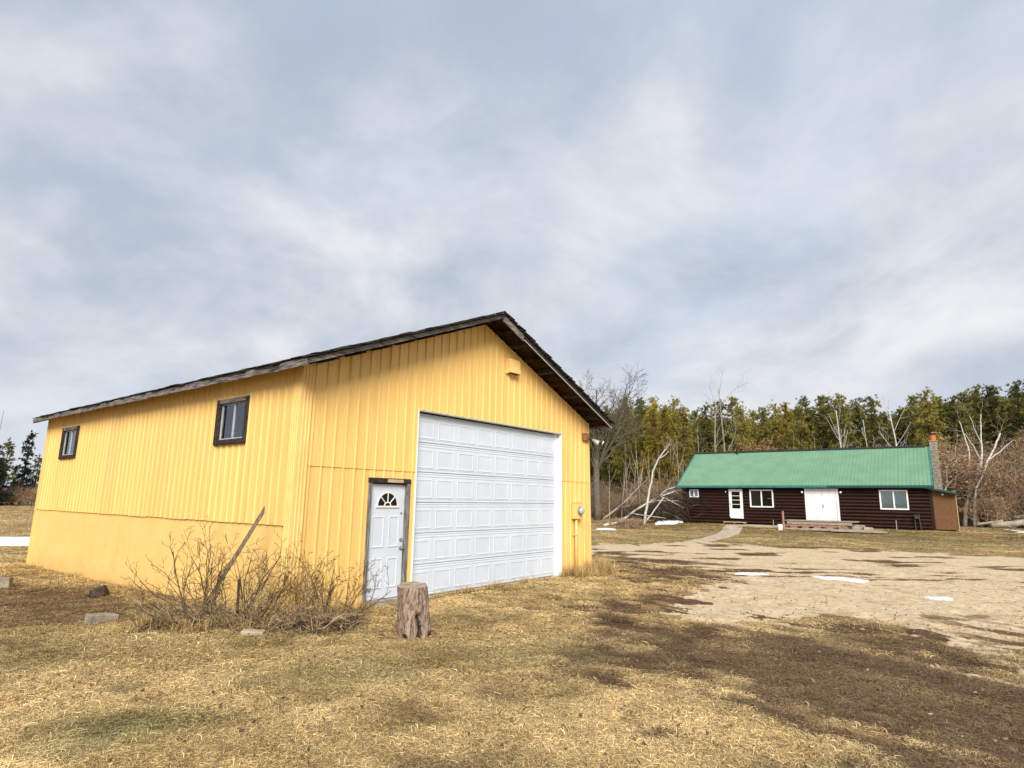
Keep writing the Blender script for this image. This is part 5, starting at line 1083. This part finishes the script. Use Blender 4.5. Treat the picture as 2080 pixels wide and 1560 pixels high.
def grass(name, n, r0, r1, s0, s1, label, seed, a0=-58, a1=58, pw=1.0):
    rs = np.random.RandomState(seed); a = np.radians(rs.uniform(a0, a1, n)); r = np.sqrt(r0 ** 2 + (r1 ** 2 - r0 ** 2) * rs.uniform(0, 1, n) ** pw); x, y = r * np.sin(a), r * np.cos(a)
    s, g, e = zones(x, y); u, v = w2loc(SH_O, SH_T, x, y); inside = (u > -.02) & (u < WF + .02) & (v > -.02) & (v < LG); hu, hv = w2loc(HO_O, HO_T, x, y); inh = (hu > -.1) & (hu < HW + 1.3) & (hv > -.12) & (hv < HD)
    p = (1 - .985 * np.clip(g * 1.5, 0, 1)) * (1 - .62 * s) * (1 - .9 * ss(.3, -.6, sdf(x, y, GRAVP)) * ss(8, 12, y)); onwalk = (sdf(x, y, P0 + P1[::-1]) < .05) | ((hu > 4.7) & (hu < 8.4) & (hv > -1.95) & (hv < 0))
    k = (rs.uniform(0, 1, n) < p) & ~inside & ~inh & ~onwalk & ~(np.hypot(x - sx, y - sy) < .22); x, y, s, r = x[k], y[k], s[k], r[k]; m_ = len(x)
    sc0 = (s0 + (s1 - s0) * (r - r0) / (r1 - r0)) * rs.uniform(.75, 1.3, m_); hz = sc0 * (1 - .35 * s) * rs.uniform(.7, 1.25, m_) * (1 - .62 * ss(14, 40, r))
    return scatter(name, np.stack([x, y, gz(x, y)], 1), np.stack([np.zeros(m_), np.zeros(m_), rs.uniform(0, 6.28, m_)], 1), np.stack([sc0, sc0, hz], 1), rs.randint(0, len(GC), m_), GC, label, 'grass', tints(x, y, rs))
grass('lawn_grass', 34000, 2.6, 11, .75, 1.15, 'matted dry tan grass of the lawn before the garage', 1)
grass('yard_grass', 26000, 11, 26, 1.2, 2.2, 'thin dry grass around the gravel yard', 2)
grass('far_grass', 26000, 26, 70, 2.2, 5.0, 'dry grass of the house lawn and the field', 3)
grass('field_grass', 9000, 60, 135, 5.0, 9.0, 'rough dry grass of the left field', 4, -58, -30)
# taller dead weeds along the garage foot
rs = np.random.RandomState(55); wx, wy = [], []
for n_, ua, ub, va, vb in ((90, 7.6, 9.6, -.75, -.05), (60, 8.8, 10.0, -.4, .9), (70, 2.6, 7.7, -.22, -.08), (40, .2, 1.5, -.3, -.1)):
    for i in range(n_): x, y = loc2w(SH_O, SH_T, rs.uniform(ua, ub), rs.uniform(va, vb)); wx.append(x); wy.append(y)
for i in range(70): x, y = loc2w(SH_O, SH_T, -rs.uniform(.1, .5), rs.uniform(.3, 13)); wx.append(x); wy.append(y)
for i in range(120):
    f_ = rs.uniform(0, 1); wx.append(-5.4 + 3.1 * f_ + rs.normal(0, .1)); wy.append(9.38 + .5 * max(0, f_ - .6) + rs.normal(0, .22))
wx, wy = np.array(wx), np.array(wy); n_ = len(wx); hs_ = np.concatenate([rs.uniform(.35, .85, 90), rs.uniform(.5, 1.15, 60), rs.uniform(.12, .40, 70), rs.uniform(.2, .5, 40), rs.uniform(.15, .45, 70), rs.uniform(.2, .6, 120)])
scatter('dead_weeds', np.stack([wx, wy, gz(wx, wy)], 1), np.stack([rs.normal(0, .1, n_), rs.normal(0, .1, n_), rs.uniform(0, 6.28, n_)], 1), np.stack([np.full(n_, .9), np.full(n_, .9), hs_], 1), rs.randint(0, 4, n_), TALL, 'taller straw-coloured dead weeds along the garage foot', 'weeds', np.array([[.52, .36, .15]]) * rs.uniform(.6, 1.15, (n_, 1)))
# stones on the gravel
rs = np.random.RandomState(91); K = 14000; a = np.radians(rs.uniform(-5, 58, K)); r = rs.uniform(4, 24, K); x, y = r * np.sin(a), r * np.cos(a); s, g, e = zones(x, y); k = rs.uniform(0, 1, K) < (.05 * s + g * .9); x, y = x[k], y[k]
def stone(seed):
    rq = np.random.RandomState(seed); bm = bmesh.new(); bmesh.ops.create_icosphere(bm, subdivisions=1, radius=.014)
    for v in bm.verts: v.co = Vector((v.co.x * rq.uniform(.7, 1.5), v.co.y * rq.uniform(.7, 1.3), v.co.z * rq.uniform(.4, .9)))
    m = bpy.data.meshes.new('stone'); bm.to_mesh(m); bm.free(); m.materials.append(STONE); return m
STONE = pmat('gravel_stone', (.22, .16, .11), (.48, .38, .28), 2.5, .9, world=True)
m_ = len(x); q = rs.uniform(.3, 1.5, m_) ** 1.5
scatter('gravel_stones', np.stack([x, y, gz(x, y) + .003], 1), np.stack([np.zeros(m_), np.zeros(m_), rs.uniform(0, 6.28, m_)], 1), np.stack([q, q, q], 1), rs.randint(0, 3, m_), [stone(i) for i in range(3)], 'loose small stones on the gravel yard', 'gravel')

# fallen leaves and bits of bark blown over the lawn
rs = np.random.RandomState(123); K = 1500; a = np.radians(rs.uniform(-55, 50, K)); r = rs.uniform(3, 14, K); x, y = r * np.sin(a), r * np.cos(a); u, v = w2loc(SH_O, SH_T, x, y); k = ~((u > -.05) & (v > -.05)); x, y = x[k], y[k]
V, F = tufts(rs, np.stack([x, y, gz(x, y) + .035], 1), None, 1, .045, .03, .0); o = mobj('blown_leaves', np_mesh('blown_leaves', V, F, LITTER)); tag(o, 'scattered brown leaves blown over the lawn', 'leaves', kind='stuff')
